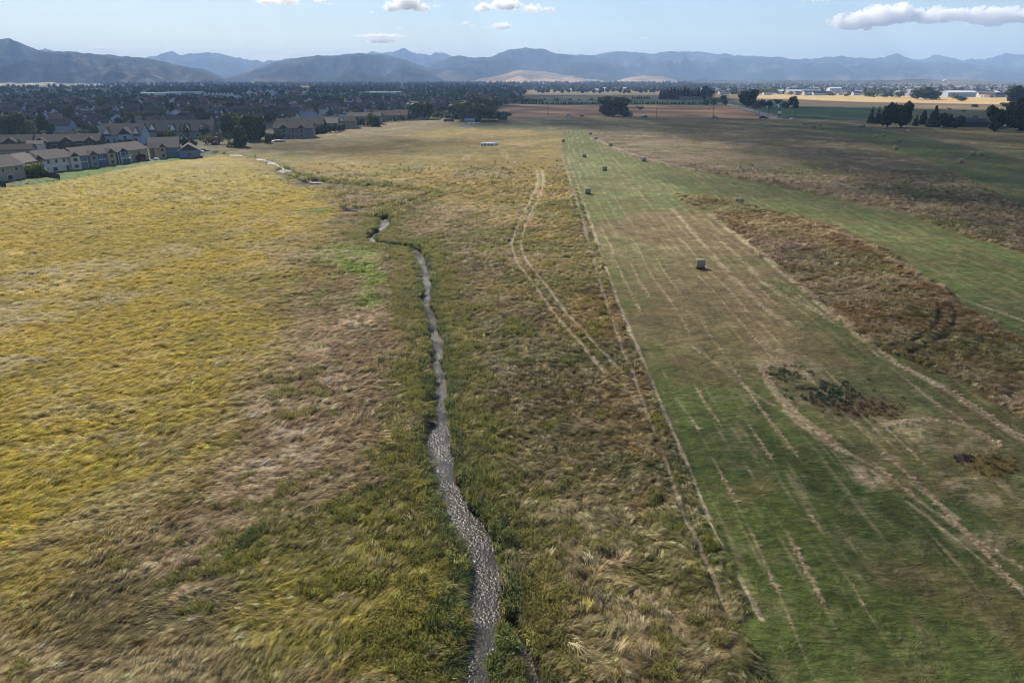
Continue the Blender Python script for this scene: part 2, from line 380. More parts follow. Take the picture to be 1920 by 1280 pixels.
for k, (pts, wd, st) in enumerate((
    ([(1262,392),(1290,425),(1322,462),(1365,505),(1402,545),(1440,582),(1485,612)], .9, .8),
    ([(1340,440),(1395,490),(1420,520),(1460,552),(1520,575),(1560,600)], .7, .6),
    ([(1330,402),(1430,480),(1538,570),(1600,622),(1640,655),(1700,692),(1760,722),(1840,772),(1900,815)], 1.1, .85),
    ([(1760,722),(1840,772),(1900,815),(2050,900)], 1.2, .6),
    ([(1430,690),(1445,725),(1480,768),(1530,805),(1580,845)], 1.1, .85),
    ([(1470,770),(1530,822),(1590,850),(1650,880)], .5, .5),
    ([(1300,650),(1340,680),(1400,730),(1450,760)], .5, .5),
    ([(1500,418),(1600,450),(1660,480),(1720,520),(1800,560),(1920,604)], .7, .7),
    ([(1660,800),(1690,792),(1740,788),(1800,794),(1840,815),(1870,838)], .8, .7),
    ([(1640,870),(1720,940),(1800,990),(1840,1020),(1960,1090)], .35, .6),
    ([(1700,900),(1800,975)], .3, .5),
    ([(1700,940),(1780,1000),(1850,1060),(1930,1110)], .3, .5),
    ([(1150,335),(1220,380)], .6, .3), ([(1200,400),(1260,470)], .4, .4),
    ([(880,740),(880,790),(905,850),(955,925),(990,975),(1040,1020),(1130,1080),(1200,1130)], .45, .5),
    ([(895,690),(880,660),(860,620)], .4, .4),
    ([(1120,262),(1160,282),(1215,300),(1270,312),(1320,322)], 1.6, .5),
    ([(1290,320),(1400,344),(1500,362)], .8, .25),
    ([(1380,345),(1480,380),(1560,400)], .6, .2),
    )):
    relief = np.maximum(relief, stroke(pts, wd*.55, STR if k % 3 else (.60,.46,.33), st*.85, 0, .36, 60+3*k))
# rows left by the mower: follow the strip between its two edges
dl, sl, sgl = dline(X, Y, LEDGE, 120); dr, sr, sgr = dline(X, Y, REDGE, 160)
strip = mown*(1-sstep(640, 660, Y))*(sgr < 0)*(sgl > 0)*0+mown*(1-sstep(600, 640, Y))
uu = dl
rowsx = np.abs(np.mod(uu/2.7+(fbm(sl/12, uu/20, 2, 200)-.5)*.5, 1)-.5)*2     # 1 on the row
rowid = np.floor(uu/2.7)
rnz = sstep(.50, .68, fbm(sl/7, rowid*3.3, 4, 201)*.62+vn(rowid*7.1, rowid*0, 202)*.38+.11*sstep(70, 110, R_))
inside = (dl < 115)*mown*(X > np.interp(Y, LEDGE[::-1, 1], LEDGE[::-1, 0]))*sstep(24, 40, Y)
rowa = sstep(1-.12-R_*.0011, 1.0, rowsx)*rnz*inside*(1-sstep(40, 70, dl)*.6)
fargo = sstep(90, 200, R_)
mixc((.50, .40, .27), np.clip(rowa*(.55+.25*(1-fargo)), 0, .9)*.8)
gp = sstep(.46, .66, fbm(X/5.5, Y/5.5, 5, 220))*mown*nearm; mixc((.15, .115, .05), gp*.5)
gp2 = sstep(.54, .70, fbm(X/1.6, Y/1.6, 4, 221))*mown*nearm; mixc((.21, .175, .09), gp2*.35)
thin = sstep(.62, .95, fbm(uu/.55, sl/9, 2, 210))*inside; mixc((.42, .34, .20), thin*.35*(1-sstep(60, 100, dl)*.7))
thind = sstep(.60, .9, fbm(uu/.8, sl/14, 2, 212))*inside; mixc((.05, .085, .022), thind*.35)
rim = stroke([(400,1075),(440,1045),(480,1010),(560,975),(640,952),(700,930),(770,912)], .7, (.12,.12,.035), .5, 0, .48, 510)
# dark wet hollow and nests on the right
for (cx, cy, rx, ry, c, s_) in ((1570,742,70,28,(.06,.065,.05),.35),(1600,760,80,26,(.10,.075,.05),.4),(1812,862,28,12,(.04,.032,.03),.8),(1850,875,45,20,(.16,.12,.035),.7),(1480,705,30,12,(.05,.07,.03),.6),(645,393,12,4,(.03,.022,.012),.95),(775,1,1,1,(0,0,0),0)):
    if s_ == 0: continue
    q = GL([(cx, cy), (cx+rx, cy), (cx, cy+ry), (cx, cy-ry)])
    d = np.hypot((X-q[0, 0])/(q[1, 0]-q[0, 0]), (Y-q[0, 1])/max(.8, abs(q[3, 1]-q[2, 1])/2))
    a = (1-sstep(.6, 1.15, d+(fbm(X/1.5, Y/1.5, 3, 300)-.5)*.8)); mixc(c, a*s_)
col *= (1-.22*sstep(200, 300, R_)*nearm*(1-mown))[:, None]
clear = np.zeros(len(X), bool)
T3 = [(1772,572),(1780,598),(1768,622),(1732,645),(1690,662)]
for Tn_, o_ in ((T1, -.95), (T1, .95), (T2, -.95), (T2, .95), (T3, -1.05), (T3, 1.05)):
    Pn = smooth_line(GL(Tn_), 2); tt = np.gradient(Pn, axis=0); tt /= np.hypot(*tt.T)[:, None]; Pn = Pn+np.stack([-tt[:, 1], tt[:, 0]], 1)*o_
    clear |= dline(X, Y, Pn, 3)[0] < .38+R_*.0016
# heights
H = tall*nearm*(1-left)*.42*(fbm(X/1.9, Y/1.9, 3, 75)-.5)*(1-.7*sstep(120, 250, R_))+tall*nearm*(.28+.34*(LL-.5)+.20*(L3-.5)+.22*(fbm(X/.42, Y/.42, 2, 77)-.5))
H = H+mown*nearm*(.03*(L3-.5)+.05*(fbm(X/.35, Y/.35, 2, 78)-.5))
H = H+bank*(1-mown)*nearm*(.35*(fbm(X/1.3, Y/1.3, 3, 160)-.35))
H = H+relief*.14*(.5+fbm(X/.4, Y/.4, 2, 79))-lows*.2*tall
H = H+(big-.5)*.5*nearm+(huge-.5)*1.2*nearm*0
ed2 = (fbm(X/3.3, Y/3.3, 4, 145)-.5)
wme = np.maximum(wm, .8+.6*sstep(110, 160, Y)); wme = wme*(1+.14*sstep(85, 60, Y)); cut = 1-sstep(wme*.74, wme*1.0+.25, dm+ed*.8+ed2*wme*1.1)
H = H*(1-.55*(1-sstep(.8, 4.5, dm-wm)))
H = H*(1-cut)+cut*-.8
cutu = np.maximum((1-sstep(.2, 1.0, du+ed*.8)), (1-sstep(.3, 1.0, dd_+ed*.6))*.6); cutu = np.maximum(cutu, pool)
flatp = np.maximum(pool2, (1-sstep(2, 7, du))*.5); H = H*(1-.9*flatp)
H = H*(1-cutu)-cutu*.35
cb = 1-sstep(.25, .75, dback+ed*.3); H = H*(1-cb)-cb*.9; cut = np.maximum(cut, cb)
mud = np.maximum(cut, cutu); mixc((.06, .045, .03), sstep(.25, .8, mud)*.9)
# far ground: valley floor rises a little towards the right-hand and the left-hand hills
rise = sstep(4500, 11000, Y)*0
H = H*(1-sstep(500, 620, R_))+rise
backm = sstep(-5, -40, Y); H = H*(1-backm)
V = np.stack([X, Y, H], 1)
gt = NT('meadow_ground'); p = gt.n('BsdfPrincipled', i_Roughness=.9); p.inputs['Specular IOR Level'].default_value = .12
at = gt.n('VertexColor', layer_name='Col'); tc = gt.n('TexCoord')
mp = gt.n('Mapping'); mp.inputs['Rotation'].default_value = (0, 0, -.5); mp.inputs['Scale'].default_value = (.35, 1.2, 1)
gt.l(tc.outputs['Object'], mp.inputs['Vector'])
n1 = gt.noise(2.4, 5, .7, mp.outputs[0], .8); n2 = gt.noise(.33, 6, .72, tc.outputs['Object'], .6); n3 = gt.noise(.02, 5, .7, tc.outputs['Object'], .4)
m1 = gt.ramp(n1, (.30, .45), (.5, 1.0), (.72, 1.75)); m2 = gt.ramp(n2, (.3, .62), (.5, 1.0), (.7, 1.42)); m3 = gt.ramp(n3, (.3, .78), (.7, 1.22))
c = gt.mix(1.0, at.outputs['Color'], m1, 'MULTIPLY'); c = gt.mix(1.0, c, m2, 'MULTIPLY'); c = gt.mix(1.0, c, m3, 'MULTIPLY')
gt.l(c, p.inputs['Base Color'])
bp = gt.n('Bump', i_Strength=.9, i_Distance=.12); gt.l(n1, bp.inputs['Height'])
bp2 = gt.n('Bump', i_Strength=.8, i_Distance=.7); gt.l(n2, bp2.inputs['Height']); gt.l(bp.outputs[0], bp2.inputs['Normal'])
gt.l(bp2.outputs[0], p.inputs['Normal']); gt.l(p.outputs[0], gt.out.inputs[0])
# close the ring of columns
Fq = gridfaces(nr, nc)
wrap = np.stack([np.arange(nr-1)*nc+nc-1, np.arange(nr-1)*nc, np.arange(1, nr)*nc, np.arange(1, nr)*nc+nc-1], 1)
Fq = np.vstack([Fq, wrap])[:, ::-1]
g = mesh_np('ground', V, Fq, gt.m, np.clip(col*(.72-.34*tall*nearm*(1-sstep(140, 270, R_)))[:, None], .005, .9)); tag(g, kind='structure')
print('ground verts', len(V))
# ---------------------------------------------------------------- water of the creek
wt = NT('creek_water'); p = wt.n('BsdfPrincipled', i_Roughness=.30, i_IOR=1.36)
p.inputs['Base Color'].default_value = (.034, .030, .026, 1)
tc = wt.n('TexCoord'); na = wt.noise(5.0, 2, .6, tc.outputs['Object'], .3); nb = wt.noise(.35, 2, .5, tc.outputs['Object'])
bp = wt.n('Bump', i_Distance=.13); wt.l(na, bp.inputs['Height']); wt.l(wt.ramp(nb, (.38, .25), (.55, 1.0)), bp.inputs['Strength'])
wt.l(bp.outputs[0], p.inputs['Normal']); wt.l(p.outputs[0], wt.out.inputs[0])
def ribbon(name, L, R, z):
    V = []; 
    for k in range(5):
        t = k/4; V.append(np.column_stack([L*(1-t)+R*t, np.full(len(L), z)]))
    V = np.stack(V, 1).reshape(-1, 3)
    return mesh_np(name, V, gridfaces(len(L), 5), wt.m)
CLx = smooth_line(np.vstack([CL[0]-[6, 26], CL[0]-[1.4, 5], CL]), 2); CRx = smooth_line(np.vstack([CR[0]-[3, 26], CR[0]-[.2, 5], CR]), 2)
ctr = (CLx+CRx)/2; CLw = ctr+(CLx-ctr)*1.5; CRw = ctr+(CRx-ctr)*1.5
rb = ribbon('creek_water', CLw, CRw, -.35); tag(rb, kind='structure')
def rib2(name, Pn, wd, z):
    T = np.gradient(Pn, axis=0); T /= np.hypot(*T.T)[:, None]; N = np.stack([-T[:, 1], T[:, 0]], 1)
    return ribbon(name, Pn+N*wd, Pn-N*wd, z)
wu = np.full((len(UPPER), 1), .4)
for (px, py, r_) in ((585,343,3.6),(533,321,3.6),(508,306,2.8),(487,299,2.8),(442,291,2.6)):
    q = np.array(G(px, py)); dpool = np.hypot(*(UPPER-q).T)[:, None]; wu = np.maximum(wu, r_*(1-sstep(1, 7, dpool)))
tag(rib2('backwater', BACK, .6, -.4), kind='structure'); tag(rib2('stream_water', UPPER, wu, -.1), kind='structure'); tag(rib2('ditch_water', DITCH, .8, -.18), kind='structure')
def ground_h(x, y):
    """height of the sheet at scattered points, by its polar grid"""
    r = np.hypot(x, y); a = np.arctan2(x, y)
    fi = np.interp(r, rr, np.arange(nr)); fj = np.interp(a, az, np.arange(nc))
    i = np.clip(np.rint(fi).astype(int), 0, nr-1); j = np.clip(np.rint(fj).astype(int), 0, nc-1); k = i*nc+j
    return H[k], k

print('t ground', _time.time()-_T0)
# ---------------------------------------------------------------- mountains and hills round the valley
def mountain(name, prof, D, Df, kind_col, seed, rough=.5, jag=0.0, shape=1.15, tan=.35, back=1200):
    prof = np.array(prof, float); xs = np.arange(prof[0, 0], prof[-1, 0]+.1, 1.6)
    ys = np.interp(xs, prof[:, 0], prof[:, 1])
    ker = np.array([1, 2, 3, 2, 1])/9.; ysm = np.convolve(np.pad(ys, 2, 'edge'), ker, 'valid'); ys = ysm
    ys = ys-(fbm(xs/17+seed, xs*0+seed, 4, seed)-.5)*(4.5+jag*22)
    u = (xs-960)/F; v = (ys-640)/F
    dy = _c-v*_s; dz = -_s-v*_c; t = D/np.hypot(u, dy); zc = CAMH+dz*t
    end = np.minimum(sstep(0, 30, xs-prof[0, 0]), 1); 
    zc = np.maximum(zc, 5)
    ux, uy = u/np.hypot(u, dy), dy/np.hypot(u, dy)
    nt_ = 70; T = np.concatenate([np.linspace(0, 1, nt_), np.linspace(1, 2, 8)[1:]])
    TT, _ = np.meshgrid(T, xs, indexing='ij')
    Rr = np.where(TT <= 1, Df+(D-Df)*TT, D+back*(TT-1))
    Xm = Rr*ux[None]; Ym = Rr*uy[None]; Zc = np.broadcast_to(zc[None], Xm.shape)
    base = np.where(TT <= 1, TT**shape, np.clip(2-TT, 0, 1)**1.2)
    sc1 = 620.
    rg = 1-np.abs(2*fbm(Xm/sc1+(fbm(Xm/2500, Ym/2500, 3, seed+9)-.5)*3, Ym/sc1/1.7, 6, seed+1)-1)*2.2
    sp = np.where(TT <= 1, 4*TT*(1-TT), 0)
    Z = Zc*(base+rough*sp*(rg-.62)*.9)
    # the crest line stays the skyline: nothing in front may rise above the sight line to it
    lim = CAMH+(Zc-CAMH)*(Rr/D)*.985
    Z = np.where(TT < .97, np.minimum(Z, lim), Z); Z = np.where(TT < .02, -2, Z)
    f1 = fbm(Xm/700, Ym/700, 5, seed+3); f2 = fbm(Xm/260, Ym/260, 4, seed+4)
    grass = sstep(.50, .64, f1*.6+f2*.4+tan*.25-(np.clip(Z/np.maximum(Zc, 1), 0, 1))*.22)
    col = np.empty(Xm.shape+(3,)); col[:] = kind_col[0]
    col = col*(1-grass[..., None])+np.array(kind_col[1])*grass[..., None]
    col *= (.75+.5*f2)[..., None]
    V = np.stack([Xm, Ym, Z], -1).reshape(-1, 3)
    o = mesh_np(name, V, gridfaces(len(T), len(xs))[:, ::-1], MT, col.reshape(-1, 3)); tag(o, kind='structure'); return o
mt = NT('mountain_slopes'); p = mt.n('BsdfPrincipled', i_Roughness=.95); p.inputs['Specular IOR Level'].default_value = .05
at = mt.n('VertexColor', layer_name='Col'); tc = mt.n('TexCoord'); nn = mt.noise(.012, 7, .7, tc.outputs['Object'])
mt.l(mt.mix(1.0, at.outputs[0], mt.ramp(nn, (.3, .6), (.7, 1.4)), 'MULTIPLY'), p.inputs['Base Color'])
bp = mt.n('Bump', i_Strength=.6, i_Distance=110); mt.l(nn, bp.inputs['Height']); mt.l(bp.outputs[0], p.inputs['Normal'])
mt.l(p.outputs[0], mt.out.inputs[0]); MT = mt.m
FOR = (.022, .032, .024); TAN = (.13, .115, .085); ROCK = (.10, .10, .11)
mountain('far_mountains', [(-300,100),(60,93),(85,92),(105,98),(200,112),(262,109),(285,103),(303,100),(322,98),(345,102),(362,101),(386,98),(410,101),(435,106),(460,110),(500,112),(560,110),(640,115),(700,98),(720,96),(738,96),(750,94),(758,91),(766,96),(780,100),(800,101),(815,99),(832,98),(850,107),(900,112),(1010,112),(1060,106)], 14200, 11500, (FOR, ROCK), 11, .5, .35, tan=.2)
mountain('far_mountains', [(1040,112),(1100,104),(1160,110),(1500,118),(1600,114),(1645,108),(1665,106),(1682,104),(1700,107),(1720,110),(1748,108),(1764,106),(1785,110),(1812,113),(1840,110),(1862,105),(1890,102),(1920,101),(1990,98),(2100,104),(2400,110)], 14300, 11500, (FOR, ROCK), 12, .5, .3, tan=.2)
mountain('mountain_range', [(980,126),(1020,112),(1050,105),(1080,103),(1110,102),(1135,98),(1160,96),(1190,99),(1215,100),(1245,98),(1300,97),(1340,100),(1380,104),(1420,106),(1455,107),(1490,110),(1520,112),(1545,109),(1580,107),(1620,110),(1650,114),(1690,118),(1740,116),(1800,119),(1860,126),(1960,134),(2300,140)], 12600, 8600, (FOR, TAN), 13, .75, .1, tan=.5)
mountain('mountain_range', [(1600,152),(1650,140),(1690,128),(1724,121),(1760,117),(1800,119),(1850,124),(1900,134),(1990,138),(2400,130)], 11200, 8800, (FOR, TAN), 14, .7, .1, tan=.2)
mountain('mountain_range', [(-260,130),(200,128),(262,122),(300,121),(340,124),(380,130),(420,140),(470,134),(560,128),(640,136)], 11600, 9500, (FOR, TAN), 15, .5, .05, tan=.1)
mountain('mountain_range', [(730,150),(780,136),(806,124),(830,112),(850,106),(866,105),(890,108),(920,107),(935,99),(955,93),(985,89),(1005,90),(1025,94),(1045,101),(1080,106),(1110,106),(1135,110),(1160,121),(1185,134),(1205,145),(1230,154)], 10400, 7600, (FOR, TAN), 16, .8, .05, tan=-.05)
mountain('mountain_range', [(395,158),(420,150),(445,140),(475,128),(520,115),(560,108),(585,105),(640,103),(675,101),(712,101),(735,105),(760,112),(785,122),(810,134),(830,146),(850,156)], 9500, 6500, (FOR, TAN), 17, .85, .05, tan=.22)
mountain('mountain_range', [(-700,60),(-400,70),(-200,88),(-60,84),(-20,76),(5,73),(22,75),(50,85),(72,94),(100,98),(135,97),(165,99),(200,103),(235,106),(265,108),(290,112),(320,118),(350,124),(380,131),(405,140),(425,150),(440,157)], 8600, 6100, (FOR, TAN), 18, .85, .05, tan=.2)
mountain('mountain_range', [(880,152),(930,142),(960,134),(985,131),(1020,134),(1060,141),(1110,149),(1160,153)], 7600, 6200, ((.30,.22,.15), (.50,.36,.25)), 19, .35, 0, tan=.6)
mountain('low_hill', [(1150,152),(1190,144),(1215,141),(1245,144),(1262,149),(1270,153)], 7700, 6900, ((.30,.22,.14), (.48,.36,.24)), 21, .3, 0, tan=.5)
mountain('low_hill', [(1270,152.6),(1400,151.5),(1520,151.0),(1610,150.6),(1680,149.8),(1740,148.8),(1800,150.0),(1860,152),(1920,154),(2000,153),(2400,152)], 6000, 4200, ((.14,.12,.08), (.24,.19,.14)), 22, .1, -.38, tan=.5)
mountain('low_hill', [(-600,153),(-100,151),(0,153.5),(40,155),(90,153.8),(130,154.5),(200,156),(400,157),(600,157.4)], 6900, 5900, ((.60,.55,.36), (.66,.58,.40)), 23, .2, -.38, tan=.6)
# ---------------------------------------------------------------- clouds
def ico(n=1):
    bm = bmesh.new(); bmesh.ops.create_icosphere(bm, subdivisions=n, radius=1)
    v = np.array([q.co[:] for q in bm.verts]); f = np.array([[q.index for q in a.verts] for a in bm.faces]); bm.free(); return v, f
def blobs(name, P, Rs, mat, n=1, jit=.25, flatz=1.0, seed=1, smooth=True, col=None):
    v, f = ico(n); r_ = np.random.default_rng(seed); k = len(P)
    J = 1+(r_.random((k, len(v), 1))-.5)*2*jit
    V = np.asarray(P)[:, None, :]+v[None]*J*np.asarray(Rs)[:, None, None]*np.array([1, 1, flatz])
    Fx = f[None]+(np.arange(k)*len(v))[:, None, None]
    cc_ = None if col is None else np.repeat(col, len(v), 0)
    return mesh_np(name, V.reshape(-1, 3), Fx.reshape(-1, 3), mat, cc_, smooth)
ct = NT('shade_cloud_vapour'); df = ct.n('BsdfDiffuse'); df.inputs[0].default_value = (.95, .95, .96, 1)
tr = ct.n('BsdfTranslucent'); tr.inputs[0].default_value = (.97, .97, .98, 1); mx = ct.n('MixShader'); mx.inputs[0].default_value = .5
ct.l(df.outputs[0], mx.inputs[1]); ct.l(tr.outputs[0], mx.inputs[2]); ct.l(mx.outputs[0], ct.out.inputs[0]); SHADE_CLOUD = ct.m
cv = NT('far_cloud'); vv = cv.n('VolumePrincipled'); vv.inputs['Color'].default_value = (1, 1, 1, 1)
vv.inputs['Density'].default_value = .008; vv.inputs['Anisotropy'].default_value = .4; cv.l(vv.outputs[0], cv.out.inputs['Volume']); VAP = cv.m
CZ = 2600.0
SHADE = [ # photo polygon of ground to be shaded by the unseen puffs, how much sun still gets through
 ([(-1800,300),(-300,270),(0,262),(200,256),(330,262),(480,250),(700,226),(880,214),(985,190),(975,166),(600,163),(-1800,166)], .10),
 ([(360,284),(560,262),(800,256),(940,262),(930,280),(700,296),(440,286)], .45),
 ([(860,237),(1060,241),(1250,250),(1400,285),(1560,330),(1750,380),(1920,440),(2600,560),(2600,212),(1920,207),(1480,200),(1400,192),(1330,180),(985,178),(935,195),(880,214)], .20),
 ([(1250,275),(1330,320),(1450,400),(1560,520),(1920,700),(2600,900),(2600,540),(1920,440),(1750,380),(1560,330),(1400,285)], .48),
 ([(1120,560),(1400,560),(1560,540),(1920,700),(2600,900),(3200,1500),(1300,1500),(1180,900)], .50),
 ([(560,600),(760,540),(900,540),(1120,560),(1180,900),(1300,1500),(300,1500),(420,1000)], .62),
 ([(-400,1000),(200,900),(420,1000),(300,1500),(-900,1500)], .80),
 ([(-1800,158),(980,155.5),(1760,154),(1760,164),(1400,166),(960,170),(600,165),(-1800,164)], .35),
]
bp_, br_ = [], []
SH = SUN/SUN.z*CZ
for poly, T in SHADE:
    A = GL(poly); lam = -math.log(T)
    # split by distance so that nearer shade is finer
    for lo, hi, r_ in ((0, 260, 7), (260, 900, 8), (900, 2600, 16), (2600, 6000, 30)):
        y0 = max(A[:, 1].min(), lo); y1 = min(A[:, 1].max(), hi)
        if y1 <= y0: continue
        x0, x1 = A[:, 0].min(), A[:, 0].max()
        x0 = max(x0, -1.1*y1-60); x1 = min(x1, 1.1*y1+60)
        n = int((x1-x0)*(y1-y0)*lam/(math.pi*r_*r_/SUN.z))
        g_ = math.sqrt(max(1e-6, (x1-x0)*(y1-y0)/max(n, 1))); gx, gy = np.meshgrid(np.arange(x0, x1, g_), np.arange(y0, y1, g_)); q = np.column_stack([gx.ravel(), gy.ravel()])+rng.uniform(-.75, .75, (gx.size, 2))*g_
        d = sdf(q[:, 0], q[:, 1], A)+(fbm(q[:, 0]/90, q[:, 1]/90, 3, 5)-.5)*min(120, 2.5*r_+q[:, 1].min()*.02)
        q = q[d < 0]
        z = rng.normal(0, r_*1.5, len(q))
        for (x, y), dz_ in zip(q, z):
            k = (CZ+dz_)/CZ; bp_.append((x+SH.x*k, y+SH.y*k, CZ+dz_)); br_.append(r_*rng.uniform(.6, 1.3))
print('overhead puffs', len(bp_))
tag(blobs('shade_cloud_layer', bp_, br_, SHADE_CLOUD, 1, .3, .8, 3), kind='stuff')  # puffs added out of view, spread to shade the ground polygons
def cloud(label, lobes, dist, zmin=1500, n_small=120, grp=None, thin=1.0, seed=0):
    """a cloud from lobes given as (x, y, half width, half height) on the photo, standing far off at its own distance"""
    r_ = np.random.default_rng(seed+50); P, Rs = [], []
    tot = sum(a[2]*a[3] for a in lobes)
    for (px, py, hw, hh) in lobes:
        for k in range(max(8, int(n_small*hw*hh/tot))):
            a = r_.uniform(0, 2*math.pi); q = r_.random()**.5
            ex = px+hw*q*math.cos(a); ey = py+1.2*hh*q*math.sin(a)
            if math.sin(a) > 0: ey = py+hh*.75*q*math.sin(a)        # flatter base
            d = ray(ex, ey); s = dist/math.hypot(d[0], d[1])
            depth = r_.normal(0, .25)*hw/F*dist
            rr_ = max(1.1, min(hh*.55, hw*.4)*(1.25-q)*r_.uniform(.6, 1.25))/F*dist*thin
            P.append((d[0]*s, d[1]*s+depth, CAMH+d[2]*s)); Rs.append(rr_)
    c_ = np.mean(P, 0); P = np.array(P)-c_
    o = blobs('cloud', P, Rs, VAP, 2, .10, .8, seed); o.location = c_
    bpy.context.view_layer.objects.active = o
    md = o.modifiers.new('r', 'REMESH'); md.mode = 'VOXEL'; md.voxel_size = max(16.0, float(np.median(Rs))*.22); md.use_smooth_shade = True
    dg = bpy.context.evaluated_depsgraph_get(); me2 = bpy.data.meshes.new_from_object(o.evaluated_get(dg)); o.modifiers.clear(); o.data = me2
    tag(o, label, 'cloud', grp or 'clouds over the mountains'); return o
cloud('long billowing white cloud, the biggest in the sky, at the right', [(1600,42,45,17),(1655,33,45,19),(1700,30,40,15),(1745,33,50,15),(1800,30,55,13),(1860,33,60,16),(1920,32,60,14),(1980,36,60,16),(1575,48,16,6),(1642,20,18,11),(1694,15,20,11),(1664,30,20,14),(1758,20,16,9),(1835,19,20,8),(1905,20,22,9),(1620,54,26,6),(1860,48,30,5)], 24000, n_small=1300, seed=1)
cloud('puffy white cloud with a grey base near the top, left of the middle', [(735,14,18,11),(762,8,26,14),(790,15,20,9)], 23000, n_small=260, seed=2)
cloud('small scrap of cloud just right of the puffy grey-based cloud', [(818,12,8,4)], 23000, n_small=30, seed=3)
cloud('wide white cloud with ragged right end at the top middle', [(905,15,24,9),(950,11,35,11),(1000,17,26,8),(1030,19,14,7)], 23500, n_small=330, seed=4)
cloud('white cloud cut by the top edge, left of the middle', [(500,3,22,8),(535,4,28,8),(560,8,9,4)], 23000, n_small=200, seed=5)
cloud('thin cloud streak at the top edge between two white clouds', [(600,3,14,5),(618,8,10,3)], 23000, n_small=60, seed=6)
cloud('small oval white cloud below the wide one at the top middle', [(940,50,22,8),(912,52,8,4)], 25000, n_small=130, seed=7)
cloud('tiny pair of cloud puffs left of the small oval cloud', [(872,44,9,4),(888,50,6,4)], 25000, n_small=50, seed=8)
cloud('faint tiny puff under the puffy grey-based cloud', [(750,53,9,3)], 25000, n_small=24, seed=9)
cloud('flat lens-shaped cloud above the jagged far peaks, the upper of two', [(712,68,46,3.5)], 27000, n_small=300, thin=1.7, seed=10)
cloud('flat lens-shaped cloud just under another one above the far peaks', [(712,78,30,3.2)], 27000, n_small=200, thin=1.7, seed=11)
cloud('low flat white cloud resting on the far ridge, left of the middle', [(552,101,25,4)], 40000, n_small=160, seed=12)
cloud('very thin white cloud streak over the left mountains', [(193,91,22,1.8)], 40000, n_small=140, thin=1.6, seed=13)
cloud('small faint cloud above the ridge right of the middle', [(1212,74,12,4),(1200,78,5,2)], 30000, n_small=50, seed=14)
cloud('faint cloud wisp on the crest of the middle mountain', [(675,99,22,2)], 40000, n_small=120, thin=1.5, seed=15)
cloud('white cloud strip cut by the top edge, right half of the sky', [(1530,0,32,4)], 23000, n_small=120, seed=16)
cloud('tiny cloud scrap above the left end of the puffy cloud row', [(697,24,5,3)], 23000, n_small=20, seed=17)
print('t clouds', _time.time()-_T0)
# ---------------------------------------------------------------- grass lying in swathes, standing along the creek
def blades(name, n, rad, length, lean, up, wid, spread, seed, segs=3, mat=None):
    r_ = np.random.default_rng(seed); V, Q = [], []
    for k in range(n):
        a = r_.uniform(0, 2*math.pi); q = rad*r_.random()**.5; bx, by = q*math.cos(a), q*math.sin(a)
        th = r_.normal(0, spread); dx, dy = math.cos(th), math.sin(th)
        L = length*r_.uniform(.6, 1.2); W = wid*r_.uniform(.7, 1.3); hh = up*r_.uniform(.6, 1.3); ln = lean*r_.uniform(.7, 1.2)
        tw = r_.uniform(-.6, .6); px_, py_ = -dy*math.cos(tw), dx*math.cos(tw); pz_ = math.sin(tw)
        b0 = len(V)
        for i in range(segs+1):
            t = i/segs; s_ = L*ln*(t**1.3); z = hh*math.sin(min(1, t*1.05)*math.pi*(.5+.42*min(1, lean)))+.02*t
            w_ = W*(1-t*.85)/2
            cx, cy_ = bx+dx*s_+.05*L*math.sin(3*t+k)*-dy, by+dy*s_
            V += [(cx-px_*w_, cy_-py_*w_, z-pz_*w_), (cx+px_*w_, cy_+py_*w_, z+pz_*w_)]
        for i in range(segs): Q.append((b0+2*i, b0+2*i+1, b0+2*i+3, b0+2*i+2))
    return mesh_np(name, V, Q, mat, smooth=True)
gm_ = NT('grass_blades'); p = gm_.n('BsdfPrincipled', i_Roughness=.6); p.inputs['Specular IOR Level'].default_value = .25
at = gm_.n('Attribute', attribute_name='tint', attribute_type='INSTANCER'); gm_.l(at.outputs['Color'], p.inputs['Base Color'])
tl = gm_.n('BsdfTranslucent'); gm_.l(at.outputs['Color'], tl.inputs[0]); mx = gm_.n('MixShader'); mx.inputs[0].default_value = .45
gm_.l(p.outputs[0], mx.inputs[1]); gm_.l(tl.outputs[0], mx.inputs[2]); gm_.l(mx.outputs[0], gm_.out.inputs[0])
protos = bpy.data.collections.new('grass_prototypes')     # not linked to the scene
kinds = [blades('laid', 18, .26, .95, 1.0, .26, .040, .26, 1, mat=gm_.m), blades('laid', 14, .24, 1.15, 1.0, .18, .038, .42, 2, mat=gm_.m),
         blades('laid', 18, .28, .8, .95, .36, .042, .20, 3, mat=gm_.m),
         blades('standing', 26, .26, .35, .9, .50, .040, 3.0, 4, mat=gm_.m), blades('standing', 30, .34, .5, .9, .38, .055, 3.0, 5, mat=gm_.m),
         blades('stubble', 14, .35, .14, .7, .10, .020, 3.0, 6, segs=2, mat=gm_.m)]
for k, o in enumerate(kinds):
    o.name = 'tuft_%d' % k; C.objects.unlink(o); protos.objects.link(o)
def scatter(n, r0, r1, amax=.92):
    r = np.sqrt(rng.uniform(r0*r0, r1*r1, n)); a = rng.uniform(-amax, amax, n); return r*np.sin(a), r*np.cos(a)
sx, sy, ss = [], [], []
for n, r0, r1, s_ in ((100000, 24, 62, .64), (115000, 62, 120, .84), (95000, 120, 200, 1.12), (45000, 200, 300, 1.5)):
    x, y = scatter(n, r0, r1); sx.append(x); sy.append(y); ss.append(np.full(n, s_))
